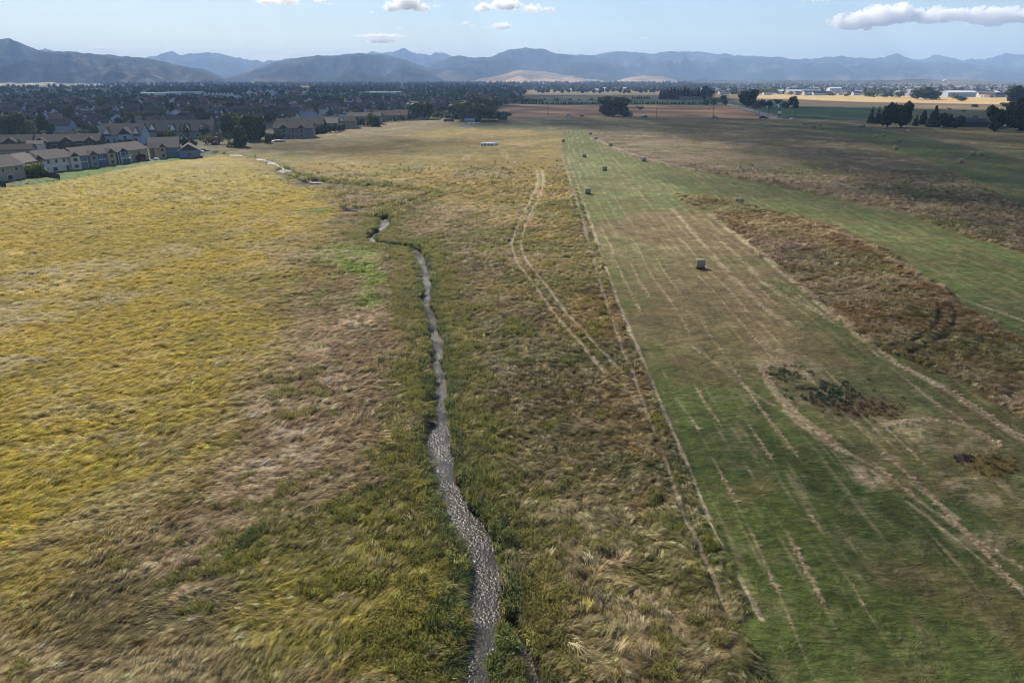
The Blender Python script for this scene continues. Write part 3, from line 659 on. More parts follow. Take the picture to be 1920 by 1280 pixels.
# denser along the creek edge
Mn = MAIN[(MAIN[:, 1] > 24)]
seg = rng.integers(0, len(Mn)-1, 30000); t_ = rng.random(30000)[:, None]; base_ = Mn[seg]*(1-t_)+Mn[seg+1]*t_
off = rng.normal(0, 3.6, (30000, 2))*np.array([1, 1]); q = base_+off; sx.append(q[:, 0]); sy.append(q[:, 1]); ss.append(np.full(30000, 1.0))
Un = UPPER; seg = rng.integers(0, len(Un)-1, 5000); t_ = rng.random(5000)[:, None]; q = Un[seg]*(1-t_)+Un[seg+1]*t_+rng.normal(0, 1.8, (5000, 2)); sx.append(q[:, 0]); sy.append(q[:, 1]); ss.append(np.full(5000, 2.2))
nrm_ = sum(len(a) for a in sx)
mk = np.flatnonzero((np.maximum(relief, rowa) > .5) & (R_ < 120) & (mown > .4)); pick = rng.choice(mk, min(9000, len(mk))); wj = rng.uniform(-.5, .5, (len(pick), 2))*(R_[pick]*.003)[:, None]
sx.append(X[pick]+wj[:, 0]); sy.append(Y[pick]+wj[:, 1]); ss.append(rng.uniform(.18, .42, len(pick))*(1+R_[pick]/260))
def patch(cx, cy, rx, ry, n, s):
    u, v = rng.normal(0, .45, n), rng.normal(0, .45, n); q = np.array([G(cx+rx*a, cy+ry*b) for a, b in zip(u, v)]); sx.append(q[:, 0]); sy.append(q[:, 1]); ss.append(np.full(n, s)); return n
npatch = [patch(1560, 738, 75, 26, 110, .62), patch(1625, 765, 90, 24, 90, .6), patch(1480, 700, 50, 16, 40, .55), patch(1812, 862, 25, 10, 20, .5), patch(1862, 872, 50, 20, 34, .6)]
ri = rng.choice(np.flatnonzero(rim > .25), 60); nrim = len(ri); sx.append(X[ri]); sy.append(Y[ri]); ss.append(np.full(nrim, .8))
bi = rng.choice(np.flatnonzero((dm-wm > .2) & (dm-wm < 2.6) & (R_ < 170)), 230); nb_ = len(bi); sx.append(X[bi]); sy.append(Y[bi]); ss.append(np.full(nb_, 1.4))
x = np.concatenate(sx); y = np.concatenate(sy); s_ = np.concatenate(ss)
z, k = ground_h(x, y)
mwn = mown[k]; bk = bank[k]; c_ = col[k].copy(); wet = mud[k]
stand = (bk > .55)
bushy = np.zeros(len(x), bool)
dl_ = dm[k]-wm[k]
bushy = (dl_ < 1.1) & (dl_ > .1)
keep = (wet < .35) & (z > -.45)
keep &= ~((mwn > .5) & (rng.random(len(x)) < np.where(np.hypot(x, y) < 110, .15, .75)))
keep &= ~((bk > .3) & (rng.random(len(x)) < .25)); keep &= (wet < .22); keep &= ~clear[k]; keep &= (pool2[k] < .35); rad = np.hypot(x, y); keep &= rng.random(len(x)) > sstep(190, 300, rad)*.97
is_str = np.zeros(len(x), bool); is_str[nrm_:nrm_+len(pick)] = True
o_ = nrm_+len(pick); pid = np.zeros(len(x), int)
for i_, n_ in enumerate(npatch+[nrim, nb_]): pid[o_:o_+n_] = i_+1; o_ += n_
keep &= (lows[k] < .35); keep |= is_str | (pid > 0); keep &= (wet < .3) & ~((wet > .1) & (y > 110))
# leave the bare earthy patches half open
kind = rng.integers(0, 3, len(x)); kind = np.where(stand & (rng.random(len(x)) < .32), rng.integers(3, 5, len(x)), kind)
up_m = fbm(x/2.3, y/2.3, 4, 400); kind = np.where((up_m > .675) & (mwn < .5) & (yel[k] < .3) & ~((x > 45) & (y < 230)), rng.integers(3, 5, len(x)), kind)
kind = np.where(mwn > .5, 5, kind)
kind = np.where(is_str, rng.integers(0, 3, len(x)), kind); kind = np.where(pid > 0, rng.integers(3, 5, len(x)), kind)
leftf = 1/(1+np.exp((x+y*.04)/4))
swirl = fbm(x/7, y/7, 3, 410)*2-1; sw2 = fbm(x/2.5, y/2.5, 2, 411)*2-1
sz_ = 0
ang = leftf*(.55+swirl*1.1+sw2*.5)+(1-leftf)*(1.3+swirl*4.5+sw2*1.5)
ang = np.where(kind > 2, rng.uniform(0, 6.28, len(x)), ang+rng.normal(0, .22, len(x)))
br = np.exp(rng.normal(0, 1, len(x))*(.19+.19*(1-sstep(50, 130, np.hypot(x, y)))))[:, None]
c_ = c_*br*1.38
cl = fbm(x/1.1, y/1.1, 3, 430)
straw = (rng.random(len(x)) < (.10+.30*sstep(.5, .65, cl))*(1-.6*yel[k])) & (kind < 3)
c_[straw] = c_[straw]*.5+np.array([.70, .58, .37])*.5*br[straw]
grn = (kind > 2) & (kind < 5); c_[grn] = c_[grn]*.5+np.array([.17, .21, .05])*.5*br[grn]
yl = grn & (rng.random(len(x)) < .35); c_[yl] = c_[yl]*.5+np.array([.38, .33, .06])*.5
dk_ = bushy & (rng.random(len(x)) < .5); c_[dk_] = np.array([.11, .145, .04])*br[dk_]
c_[is_str] = np.array([.60, .47, .32])*np.exp(rng.normal(0, .25, is_str.sum()))[:, None]; ang = np.where(is_str, rng.uniform(0, 6.28, len(x)), ang)
for i_, cc3 in ((1, (.045, .065, .042)), (2, (.15, .10, .055)), (3, (.07, .085, .03)), (4, (.05, .04, .03)), (5, (.19, .135, .05)), (6, (.085, .12, .026)), (7, (.055, .085, .024))):
    m_ = pid == i_; c_[m_] = np.array(cc3)*np.exp(rng.normal(0, .35, m_.sum()))[:, None]
s_ = np.where(pid == 7, s_*rng.uniform(.45, 1.2, len(x)), s_)
s_ = s_*rng.uniform(.75, 1.3, len(x))*np.where(bushy, 1.1, 1)*np.where(kind == 5, .8, 1)
idx = np.flatnonzero(keep); print('tufts', len(idx))
me = bpy.data.meshes.new('grass'); me.vertices.add(len(idx))
me.vertices.foreach_set('co', np.column_stack([x, y, z-.04]).astype(np.float32)[idx].ravel())
def attr(nm, ty, v, f='value'):
    a = me.attributes.new(nm, ty, 'POINT'); a.data.foreach_set(f, np.ascontiguousarray(v).ravel())
attr('kind_', 'INT', kind[idx].astype(np.int32)); attr('size', 'FLOAT', s_[idx].astype(np.float32))
attr('turn', 'FLOAT_VECTOR', np.column_stack([rng.normal(0, .08, len(x)), rng.normal(0, .08, len(x)), ang])[idx].astype(np.float32), 'vector')
attr('tint', 'FLOAT_COLOR', np.column_stack([np.clip(c_, .01, .85), np.ones(len(x))])[idx].astype(np.float32), 'color')
go = bpy.data.objects.new('grass', me); C.objects.link(go)
ng = bpy.data.node_groups.new('grass_scatter', 'GeometryNodeTree')
ng.interface.new_socket('Geometry', in_out='INPUT', socket_type='NodeSocketGeometry'); ng.interface.new_socket('Geometry', in_out='OUTPUT', socket_type='NodeSocketGeometry')
N = ng.nodes.new; gi = N('NodeGroupInput'); gout = N('NodeGroupOutput'); iop = N('GeometryNodeInstanceOnPoints'); ci = N('GeometryNodeCollectionInfo')
ci.inputs['Collection'].default_value = protos; ci.inputs['Separate Children'].default_value = True; ci.inputs['Reset Children'].default_value = True
def na_(nm, ty):
    q = N('GeometryNodeInputNamedAttribute'); q.data_type = ty; q.inputs['Name'].default_value = nm; return q.outputs[0]
L = ng.links.new
L(gi.outputs[0], iop.inputs['Points']); L(ci.outputs[0], iop.inputs['Instance']); iop.inputs['Pick Instance'].default_value = True
L(na_('kind_', 'INT'), iop.inputs['Instance Index']); 
e2r = N('FunctionNodeEulerToRotation'); L(na_('turn', 'FLOAT_VECTOR'), e2r.inputs[0]); L(e2r.outputs[0], iop.inputs['Rotation'])
L(na_('size', 'FLOAT'), iop.inputs['Scale']); L(iop.outputs[0], gout.inputs[0])
md = go.modifiers.new('scatter', 'NODES'); md.node_group = ng
tag(go, kind='stuff')
print('t grass', _time.time()-_T0)
# ---------------------------------------------------------------- builders: boxes, trees, houses
def emptyt(name, loc, rz=0, label=None, cat=None, group=None):
    o = bpy.data.objects.new(name, None); C.objects.link(o); o.location = loc; o.rotation_euler = (0, 0, rz); o.empty_display_size = .5
    tag(o, label, cat, group); return o
class MB:
    def __init__(s): s.v = []; s.f = []
    def box(s, x0, x1, y0, y1, z0, z1):
        b = len(s.v); s.v += [(x, y, z) for x in (x0, x1) for y in (y0, y1) for z in (z0, z1)]
        s.f += [tuple(b+i for i in q) for q in ((0, 1, 3, 2), (4, 6, 7, 5), (0, 4, 5, 1), (2, 3, 7, 6), (0, 2, 6, 4), (1, 5, 7, 3))]; return s
    def poly(s, pts, faces):
        b = len(s.v); s.v += list(pts); s.f += [tuple(b+i for i in q) for q in faces]; return s
    def prism(s, prof, y0, y1):
        """profile in x,z pushed from y0 to y1"""
        n = len(prof); b = len(s.v); s.v += [(x, y0, z) for x, z in prof]+[(x, y1, z) for x, z in prof]
        s.f += [tuple(b+i for i in range(n)), tuple(b+n+i for i in reversed(range(n)))]
        s.f += [(b+i, b+n+i, b+n+(i+1) % n, b+(i+1) % n) for i in range(n)]; return s
    def prismx(s, prof, x0, x1):
        n = len(prof); b = len(s.v); s.v += [(x0, y, z) for y, z in prof]+[(x1, y, z) for y, z in prof]
        s.f += [tuple(b+i for i in range(n)), tuple(b+n+i for i in reversed(range(n)))]
        s.f += [(b+i, b+n+i, b+n+(i+1) % n, b+(i+1) % n) for i in range(n)]; return s
    def tube(s, p, q, r0, r1=None, n=6, cap=True):
        r1 = r0 if r1 is None else r1; p, q = Vector(p), Vector(q); d = (q-p).normalized()
        u = d.orthogonal().normalized(); w_ = d.cross(u); b = len(s.v)
        for c_, r in ((p, r0), (q, r1)):
            for i in range(n):
                a = 2*math.pi*i/n; s.v.append(tuple(c_+u*r*math.cos(a)+w_*r*math.sin(a)))
        s.f += [(b+i, b+(i+1) % n, b+n+(i+1) % n, b+n+i) for i in range(n)]
        if cap: s.f += [tuple(b+i for i in reversed(range(n))), tuple(b+n+i for i in range(n))]
        return s
    def build(s, name, mat, parent=None, smooth=False):
        me = bpy.data.meshes.new(name); me.from_pydata(s.v, [], s.f)
        bm = bmesh.new(); bm.from_mesh(me); bmesh.ops.recalc_face_normals(bm, faces=bm.faces); bm.to_mesh(me); bm.free()
        if smooth: me.shade_smooth()
        me.materials.append(mat); o = bpy.data.objects.new(name, me); C.objects.link(o)
        if parent: o.parent = parent
        return o
def copy_tree(o, parent=None):
    c_ = o.copy(); C.objects.link(c_)
    if parent is not None: c_.parent = parent
    for ch in list(o.children): copy_tree(ch, c_)
    return c_
def leafmat(name, a, b, tr=.25):
    t = NT(name); p = t.n('BsdfPrincipled', i_Roughness=.7); p.inputs['Specular IOR Level'].default_value = .15
    tc = t.n('TexCoord'); oi = t.n('ObjectInfo'); f = t.noise(.9, 2, .6, tc.outputs['Object'])
    c_ = t.mix(t.ramp(f, (.35, 0), (.65, 1)), a, b); c_ = t.mix(1.0, c_, t.ramp(oi.outputs['Random'], (0, .75), (1, 1.3)), 'MULTIPLY')
    t.l(c_, p.inputs['Base Color']); tl = t.n('BsdfTranslucent'); t.l(c_, tl.inputs[0]); mx = t.n('MixShader'); mx.inputs[0].default_value = tr
    t.l(p.outputs[0], mx.inputs[1]); t.l(tl.outputs[0], mx.inputs[2]); t.l(mx.outputs[0], t.out.inputs[0]); return t.m
LEAF = {'green': leafmat('leaf_green', (.034, .052, .018), (.085, .11, .034)), 'dark': leafmat('leaf_dark', (.020, .034, .016), (.048, .066, .026)),
        'conifer': leafmat('needle_dark', (.014, .026, .018), (.028, .045, .024)), 'yellow': leafmat('leaf_yellowing', (.16, .13, .025), (.26, .20, .03)),
        'pale': leafmat('leaf_grey_green', (.075, .095, .045), (.14, .16, .08)), 'red': leafmat('leaf_red', (.16, .018, .012), (.26, .04, .02)),
        'lime': leafmat('leaf_bright', (.10, .13, .02), (.20, .21, .03)), 'bush': leafmat('leaf_brown', (.06, .045, .03), (.10, .07, .045)),
        'silver': leafmat('leaf_willow', (.10, .125, .07), (.23, .26, .165))}
BARK = flat('bark', (.07, .055, .04), .95, .3)
def crown_mesh(kind, seed, n):
    """unit tree: height 1, half width about .5; leaf clumps spread over uneven lobes"""
    r_ = np.random.default_rng(seed); P, Nn, S = [], [], []
    if kind == 'round': lobes = [((r_.normal(0, .17), r_.normal(0, .17), r_.uniform(.22, .80)), r_.uniform(.17, .27)) for _ in range(15)]+[((0, 0, .5), .34)]
    elif kind == 'broad': lobes = [((r_.uniform(-.32, .32), r_.uniform(-.32, .32), r_.uniform(.14, .76)), r_.uniform(.13, .26)) for _ in range(26)]+[((0, 0, .45), .34)]
    elif kind == 'poplar': lobes = [((r_.normal(0, .06), r_.normal(0, .06), z), .30*math.sin(math.pi*min(1, (z+.1)**.8))**.7) for z in np.linspace(.14, .90, 12)]
    elif kind == 'conifer': lobes = [((r_.normal(0, .02), r_.normal(0, .02), z), .42*(1-z)+.03) for z in np.linspace(.12, .95, 14)]
    else: lobes = [((r_.normal(0, .25), r_.normal(0, .25), r_.uniform(.2, .6)), r_.uniform(.2, .32)) for _ in range(10)]   # bush
    V, Q = [], []
    wts = np.array([l[1]**2 for l in lobes]); wts /= wts.sum()
    which = r_.choice(len(lobes), n, p=wts)
    for k in range(n):
        (cx, cy_, cz), R = lobes[which[k]]
        d = r_.normal(0, 1, 3); d /= np.linalg.norm(d)+1e-9
        if kind == 'conifer': d[2] = d[2]*.35-.15
        q = np.array([cx, cy_, cz])+d*R*r_.uniform(.72, 1.08)*(np.array([1, 1, .8]) if kind != 'poplar' else np.array([.8, .8, 1]))
        if q[2] < .04: q[2] = r_.uniform(.04, .12)
        nrm = d+r_.normal(0, .45, 3); nrm /= np.linalg.norm(nrm)+1e-9
        a = np.cross(nrm, r_.normal(0, 1, 3)); a /= np.linalg.norm(a)+1e-9; b = np.cross(nrm, a)
        s = r_.uniform(.035, .075)*(1.5 if n < 300 else 1)
        if kind == 'conifer': s *= .8
        i = len(V); V += [q-a*s-b*s*.6, q+a*s-b*s*.7, q+a*s*.8+b*s*.7, q-a*s*.9+b*s*.6]; Q.append((i, i+1, i+2, i+3))
    return np.array(V), np.array(Q)
_CR = {}
def tree(kind, leaf, loc, h, wd, label, cat='tree', group=None, n=700, seed=None, trunk=True, name=None):
    seed = random.randrange(3) if seed is None else seed; key = (kind, leaf, n, seed)
    nm = name or {'conifer': 'conifer', 'poplar': 'poplar_tree', 'bush': 'bush'}.get(kind, 'tree')
    t = emptyt(nm, loc, random.uniform(0, 6.28), label, cat, group)
    if key not in _CR:
        V, Q = crown_mesh(kind, seed*17+5, n); o = mesh_np('crown', V, Q, LEAF[leaf], smooth=False)
        o.parent = t; _CR[key] = o.data
    else:
        o = bpy.data.objects.new('crown', _CR[key]); C.objects.link(o); o.parent = t
    o.scale = (wd, wd, h)
    if trunk and kind != 'bush':
        if 'trunk' not in _CR:
            m = MB().tube((0, 0, -.02), (0, .004, .34), .030, .018, 7).tube((0, .004, .34), (.01, 0, .70), .018, .006, 6)
            for a in range(5): m.tube((0, 0, .25+.07*a), (.16*math.cos(a*2.4), .16*math.sin(a*2.4), .45+.08*a), .010, .004, 5)
            tk = m.build('trunk', BARK, t, True); _CR['trunk'] = tk.data
        else:
            tk = bpy.data.objects.new('trunk', _CR['trunk']); C.objects.link(tk); tk.parent = t
        tk.scale = (h, h, h)
    return t
WIN = flat('window_glass', (.02, .025, .035), .15, .2, spec=.6); TRIM = flat('white_trim', (.66, .68, .70), .6, .05)
TANW = flat('window_frame_tan', (.30, .24, .16), .7, .1)
def roofmat(name, col):
    t = NT(name); p = t.n('BsdfPrincipled', i_Roughness=.92); p.inputs['Specular IOR Level'].default_value = .1; tc = t.n('TexCoord')
    mp = t.n('Mapping'); mp.inputs['Scale'].default_value = (1.2, 3.5, 3.5); t.l(tc.outputs['Object'], mp.inputs[0]); f = t.noise(1.0, 4, .7, mp.outputs[0])
    t.l(t.mix(f, tuple(x*.7 for x in col), tuple(x*1.3 for x in col)), p.inputs['Base Color']); b = t.n('Bump', i_Strength=.5, i_Distance=.05); t.l(f, b.inputs['Height']); t.l(b.outputs[0], p.inputs['Normal'])
    t.l(p.outputs[0], t.out.inputs[0]); return t.m
def house(label, loc, rz, w, d, hw, hr, wall, roof, wins=(), bumps=(), gables=0, doors=(), chimney=False, over=.5, group=None, name='house', sill=True, cat='house', band=None, trims=(), balc=()):
    """w along the ridge (x), d deep (y), facade on -y; wins: (x, z, w, h) on the facade; bumps: (x, width, out, wall height, roof rise)"""
    t = emptyt(name, loc, rz, label, cat, group)
    m = MB().prismx([(-d/2, -.3), (d/2, -.3), (d/2, hw), (0, hw+hr), (-d/2, hw)], -w/2, w/2); m.build('wall', wall, t)
    s = hr/(d/2); o_ = over; th = .18
    prof = [(-d/2-o_, hw-s*o_+.03), (0, hw+hr+.03), (d/2+o_, hw-s*o_+.03), (d/2+o_, hw-s*o_+.03+th), (0, hw+hr+.03+th*1.3), (-d/2-o_, hw-s*o_+.03+th)]
    rf = MB().prismx(prof, -w/2-o_, w/2+o_).build('roof', roof, t)
    if chimney:
        MB().box(w*.2, w*.2+.7, -.35, .35, hw+hr-.8, hw+hr+1.0).build('chimney', flat('chimney_brick', (.16, .09, .07)), rf)
    for (x, z, ww, wh) in wins:
        fr = MB().box(x-ww/2-.12, x+ww/2+.12, -d/2-.06, -d/2+.02, z-wh/2-.12, z+wh/2+.12).build('window', TRIM, t)
        MB().box(x-ww/2, x+ww/2, -d/2-.09, -d/2-.04, z-wh/2, z+wh/2).build('pane', WIN, fr)
    for (x, z, ww, wh) in doors:
        MB().box(x-ww/2, x+ww/2, -d/2-.07, -d/2+.02, z-wh/2, z+wh/2).build('garage_door' if ww > 2 else 'door', TRIM if ww > 2 else flat('dark_door', (.06, .05, .05)), t)
    for (x, bw, out, bh, br) in bumps:
        y0 = -d/2-out
        b = MB().prism([(x-bw/2, -.3), (x+bw/2, -.3), (x+bw/2, bh), (x, bh+br), (x-bw/2, bh)], y0, -d/2+1.0).build('bay', wall, t)
        k = br/(bw/2)
        MB().prism([(x-bw/2-o_, bh-k*o_+.03), (x, bh+br+.03), (x+bw/2+o_, bh-k*o_+.03), (x+bw/2+o_, bh-k*o_+.2), (x, bh+br+.24), (x-bw/2-o_, bh-k*o_+.2)], y0-o_*.6, -.3).build('bay_roof', roof, b)
        MB().prism([(x-bw/2+.1, bh+.05), (x+bw/2-.1, bh+.05), (x, bh+br-.1)], y0-.05, y0+.05).build('gable_shingle', flat('gable_dark', (.07, .05, .045)), b)
        for z in ((bh*.30, bh*.78) if bh > 4 else (bh*.5,)):
            MB().box(x-.75, x+.75, y0-.07, y0+.03, z-.65, z+.65).build('window', TANW, b); MB().box(x-.6, x+.6, y0-.1, y0-.05, z-.5, z+.5).build('pane', WIN, b)
    if band is not None: MB().box(-w/2-.03, w/2+.03, -d/2-.05, -d/2+.02, band-.14, band+.14).build('trim_board', TRIM, t)
    for x in trims: MB().box(x-.13, x+.13, -d/2-.06, -d/2+.02, -.2, hw-.05).build('corner_board', TRIM, t)
    for (x, bw, out) in balc:
        b = MB().box(x-bw/2, x+bw/2, -d/2-out, -d/2+.1, hw*.48-.1, hw*.48+.1).build('balcony', TRIM, t)
        for q in (-1, 1): MB().box(x+q*(bw/2-.1)-.1, x+q*(bw/2-.1)+.1, -d/2-out, -d/2-out+.2, -.2, hw).build('post', TRIM, b)
        mm = MB().box(x-bw/2, x+bw/2, -d/2-out-.02, -d/2-out+.05, hw*.48+.85, hw*.48+.95)
        mm.build('railing', TRIM, b)
    if gables:   # small dormer-like gable with a white face on the front slope
        for x in gables:
            gw = 3.2; gz = hw+hr*.12
            b = MB().prism([(x-gw/2, gz), (x+gw/2, gz), (x, gz+hr*.62)], -d/2-.35, -d*.12).build('gable', TRIM, t)
            k = hr*.62/(gw/2)
            MB().prism([(x-gw/2-.3, gz-.3*k), (x, gz+hr*.62+.02), (x+gw/2+.3, gz-.3*k), (x+gw/2+.3, gz-.3*k+.18), (x, gz+hr*.62+.22), (x-gw/2-.3, gz-.3*k+.18)], -d/2-.55, -.1).build('gable_roof', roof, b)
    return t
# ---------------------------------------------------------------- the terrace of houses along the field
def along(pa, pb, depth, side=1):
    """centre, turn and length of a building whose front foot runs between two photo pixels"""
    a = np.array(G(*pa)); b = np.array(G(*pb)); v = b-a; L = np.hypot(*v); ang = math.atan2(v[1], v[0])
    n = np.array([-v[1], v[0]])/L; c_ = (a+b)/2+n*depth/2*side
    return (c_[0], c_[1], 0), ang, L
RB = roofmat('roof_brown', (.115, .105, .10)); RD = roofmat('roof_dark', (.038, .034, .035)); RG = roofmat('roof_grey', (.070, .066, .070)); RP = roofmat('roof_red_brown', (.095, .06, .05))
def rowhouse(label, pa, pb, wallc, **kw):
    d = kw.pop('d', 11); loc, ang, L = along(pa, pb, d); return house(label, loc, ang, L, d, kw.pop('hw', 5.0), kw.pop('hr', 2.6), wallc, kw.pop('roof', RB), name='townhouse', group='townhouses along the edge of the field', **kw), L
wl = lambda n, c_: flat(n, c_, .85, .08)
BEI = wl('siding_beige', (.34, .29, .21)); WHI = wl('siding_white', (.58, .55, .50)); GBL = wl('siding_grey_blue', (.20, .23, .26)); BLU = wl('siding_blue', (.09, .14, .23)); TAU = wl('siding_taupe', (.30, .26, .22)); RNB = wl('siding_slate_blue', (.15, .20, .28))
rowhouse('beige two-storey townhouse nearest the camera, cut by the left picture edge', (-64, 353), (50, 336), BEI, wins=[(-2, 3.9, 1.1, 1.2), (3, 3.9, .9, 1.1), (8, 3.9, 1.1, 1.2), (5, 1.3, 1.8, 1.5), (-6, 1.3, 1.6, 1.4)], hr=3.0)
rowhouse('plain roofed townhouse half hidden behind the bright green tree', (50, 333), (86, 326), TAU, wins=[(0, 3.9, 1, 1.2)], d=13, hr=2.4)
rowhouse('white two-storey townhouse with two small dark gables, beside the dark fence', (85, 325.5), (134, 319.5), WHI, wins=[(-3.0, 3.9, 1.0, 1.2), (0, 3.9, 1.0, 1.2), (3.0, 3.9, 1.0, 1.2), (-1, 1.2, 1.6, 1.3)], bumps=[(-7.0, 3.6, 1.0, 4.9, 1.6)], band=2.6, doors=[(4, 1.0, 1.0, 2.0)])
rowhouse('narrow white bay-fronted townhouse next to the grey-blue one', (135, 319.2), (150, 317.8), WHI, bumps=[(0, 3.4, 1.4, 4.9, 1.5)], hr=2.2, band=2.6)
rowhouse('grey-blue townhouse with white corner boards and a narrow dark gable', (150.5, 317.7), (174, 315), GBL, bumps=[(3.0, 3.4, 1.3, 4.9, 1.4)], trims=[-5.2, 1.0], band=2.7, wins=[(-2.5, 3.9, 1.1, 1.1)])
rowhouse('deep blue townhouse with white trim line and a corner balcony', (175, 314.2), (221, 309.3), BLU, wins=[(-6, 3.9, 1, 1.2), (-1, 3.9, .8, 1.2), (-4, 1.2, 1.7, 1.5), (2, 1.2, 1.2, 1.5)], balc=[(8.2, 4.2, 1.6)], band=2.7, trims=[-9.5, 5.9], bumps=[(8.2, 4.0, .3, 4.9, 1.3)])
rowhouse('long beige townhouse with a bay at each end, behind the red shrub', (223, 308.2), (280, 301), BEI, bumps=[(-11.5, 3.8, 1.5, 4.9, 1.5), (14, 3.6, 1.6, 4.9, 1.5)], wins=[(-6, 3.9, 1, 1.1), (-1.5, 3.9, 1, 1.1), (3, 3.9, 1, 1.1), (-3, 1.2, 1.8, 1.4)])
t, L = rowhouse('low slate-blue house with wide triple gables and white verges at the end of the terrace', (283, 297.5), (338, 295.5), RNB, d=14, hw=4.6, hr=3.6, bumps=[(10, 8.5, 4.5, 3.2, 2.6)], wins=[(-9, 2.6, 1.1, 1.2), (-3, 2.6, 1.1, 1.2)], band=4.3, trims=[-6])
# ---------------------------------------------------------------- further houses behind the terrace
BRN = wl('siding_dark_brown', (.07, .05, .045)); PINK = wl('siding_stone', (.22, .20, .20)); LBL = wl('siding_pale_blue', (.36, .42, .50)); TANS = wl('siding_tan', (.28, .23, .17)); WHB = wl('siding_bluish_white', (.55, .60, .66))
def bh(label, px, py, w, d, hw, hr, wall, roof, rz=0., **kw):
    x, y = G(px, py); return house(label, (x, y+d/2, 0), rz, w, d, hw, hr, wall, roof, group=kw.pop('group', 'houses behind the terrace'), **kw)
R_d = math.radians
bh('long dark brown apartment house with three gabled bays behind the terrace', 113, 284, 31, 13, 4.6, 2.8, BRN, RD, R_d(18), bumps=[(-9, 6, 1.5, 4.4, 2.0), (2, 6, 1.5, 4.4, 2.0), (12, 5, 1.5, 4.4, 1.8)], wins=[(-4, 2.4, 2.4, 1.6), (7, 2.4, 3.0, 1.6)])
bh('dark brown gabled house at the left edge behind the pale tree', 8, 287, 20, 12, 4.8, 2.8, BRN, RD, R_d(18), bumps=[(2, 6, 1.5, 4.6, 2.0)])
bh('small grey house front with three windows left of the pale tree', 20, 302, 14, 8, 4.6, 1.8, TAU, RD, R_d(20), wins=[(-3, 2.6, 1.2, 1.2), (1, 2.6, 1.2, 1.2), (4, 2.6, 1.2, 1.2)])
bh('small square white cottage with one window between terrace and brown apartments', 64, 289, 6, 6, 4.4, 1.2, WHI, RB, R_d(20), wins=[(0, 2.8, 1.3, 1.3)])
bh('large house with arched white entrance gable and steep grey roof, right of the dark firs', 222, 274, 20, 17, 5.4, 5.2, LBL, RG, R_d(12), bumps=[(3, 6.5, 2.5, 5.8, 3.2)], wins=[(-6, 2.6, 1.4, 2.2), (-3, 2.6, 1.0, 2.2), (7.5, 2.6, 1.2, 2.2)], gables=(-6, 8))
bh('big grey-roofed house with two pale-trimmed dormers in the middle of the suburb edge', 292, 262, 24, 17, 4.8, 5.2, PINK, RG, R_d(12), gables=(-7, -2.5, 7), wins=[(-7, 2.4, 1.3, 1.4), (0, 2.4, 1.3, 1.4)])
bh('big grey-roofed house with white gable just left of the tall cottonwoods', 350, 262, 26, 17, 4.8, 5.4, PINK, RG, R_d(10), gables=(-8, 0, 8), wins=[(-4, 2.4, 1.3, 1.4), (5, 2.4, 1.3, 1.4)])
bh('grey-roofed house with pale dormers behind the yellowing poplars', 318, 246, 30, 16, 4.6, 4.6, TAU, RG, R_d(10), gables=(-8, -3))
bh('stone-fronted two-storey house nearest the field beside the parked white boat', 548, 260, 22, 13, 5.8, 3.2, PINK, RG, R_d(8), bumps=[(-5, 6, 1.5, 5.6, 2.2), (5, 5, 1.2, 5.6, 2.0)], wins=[(0, 3.9, 1.4, 1.2), (0, 1.2, 1.6, 1.3)])
bh('dark roofed two-storey house behind the stone-fronted one', 560, 249, 30, 14, 5.2, 3.4, TAU, RD, R_d(6), gables=(-8, 6), wins=[(-3, 2.6, 1.3, 1.4), (2, 2.6, 1.3, 1.4)])
bh('tan hipped-roof house rising behind the row of clipped evergreens', 600, 246, 22, 14, 5.0, 3.0, TANS, RB, R_d(6), wins=[(-3, 2.6, 1.3, 1.4), (2, 2.6, 1.3, 1.4)])
bh('brown-roofed house right of the tan one behind the evergreens', 632, 242, 24, 14, 5.0, 3.2, TANS, RD, R_d(6), gables=(3,))
bh('pale two-storey house between the small poplars and the yellow-green tree', 681, 234, 26, 14, 6.0, 2.6, PINK, RG, R_d(4), wins=[(-6, 4, 1.4, 1.3), (6, 4, 1.4, 1.3), (9, 1.5, 1.6, 1.6)], chimney=True)
bh('long low reddish-roofed house right of the yellow-green tree', 732, 226, 28, 14, 4.0, 3.6, TANS, RP, R_d(2), wins=[(-4, 2.0, 1.6, 1.4), (4, 2.0, 1.6, 1.4)], gables=(-8, 8))
bh('grey-roofed house at the right end of the reddish long one', 765, 224, 26, 14, 4.2, 3.4, TAU, RG, 0, gables=(0,))
bh('white gabled farmhouse with blue shadowed front among dark trees on the right', 1449, 201, 15, 10, 5.0, 4.2, WHB, RG, R_d(75), wins=[(0, 2.5, 1.4, 1.6)], group='farmhouses on the right', name='farmhouse')
bh('small white gabled house right of the bigger farmhouse', 1468, 202, 9, 8, 4.2, 3.6, WHB, RG, R_d(75), wins=[(0, 2.0, 1.4, 1.6)], group='farmhouses on the right', name='farmhouse')
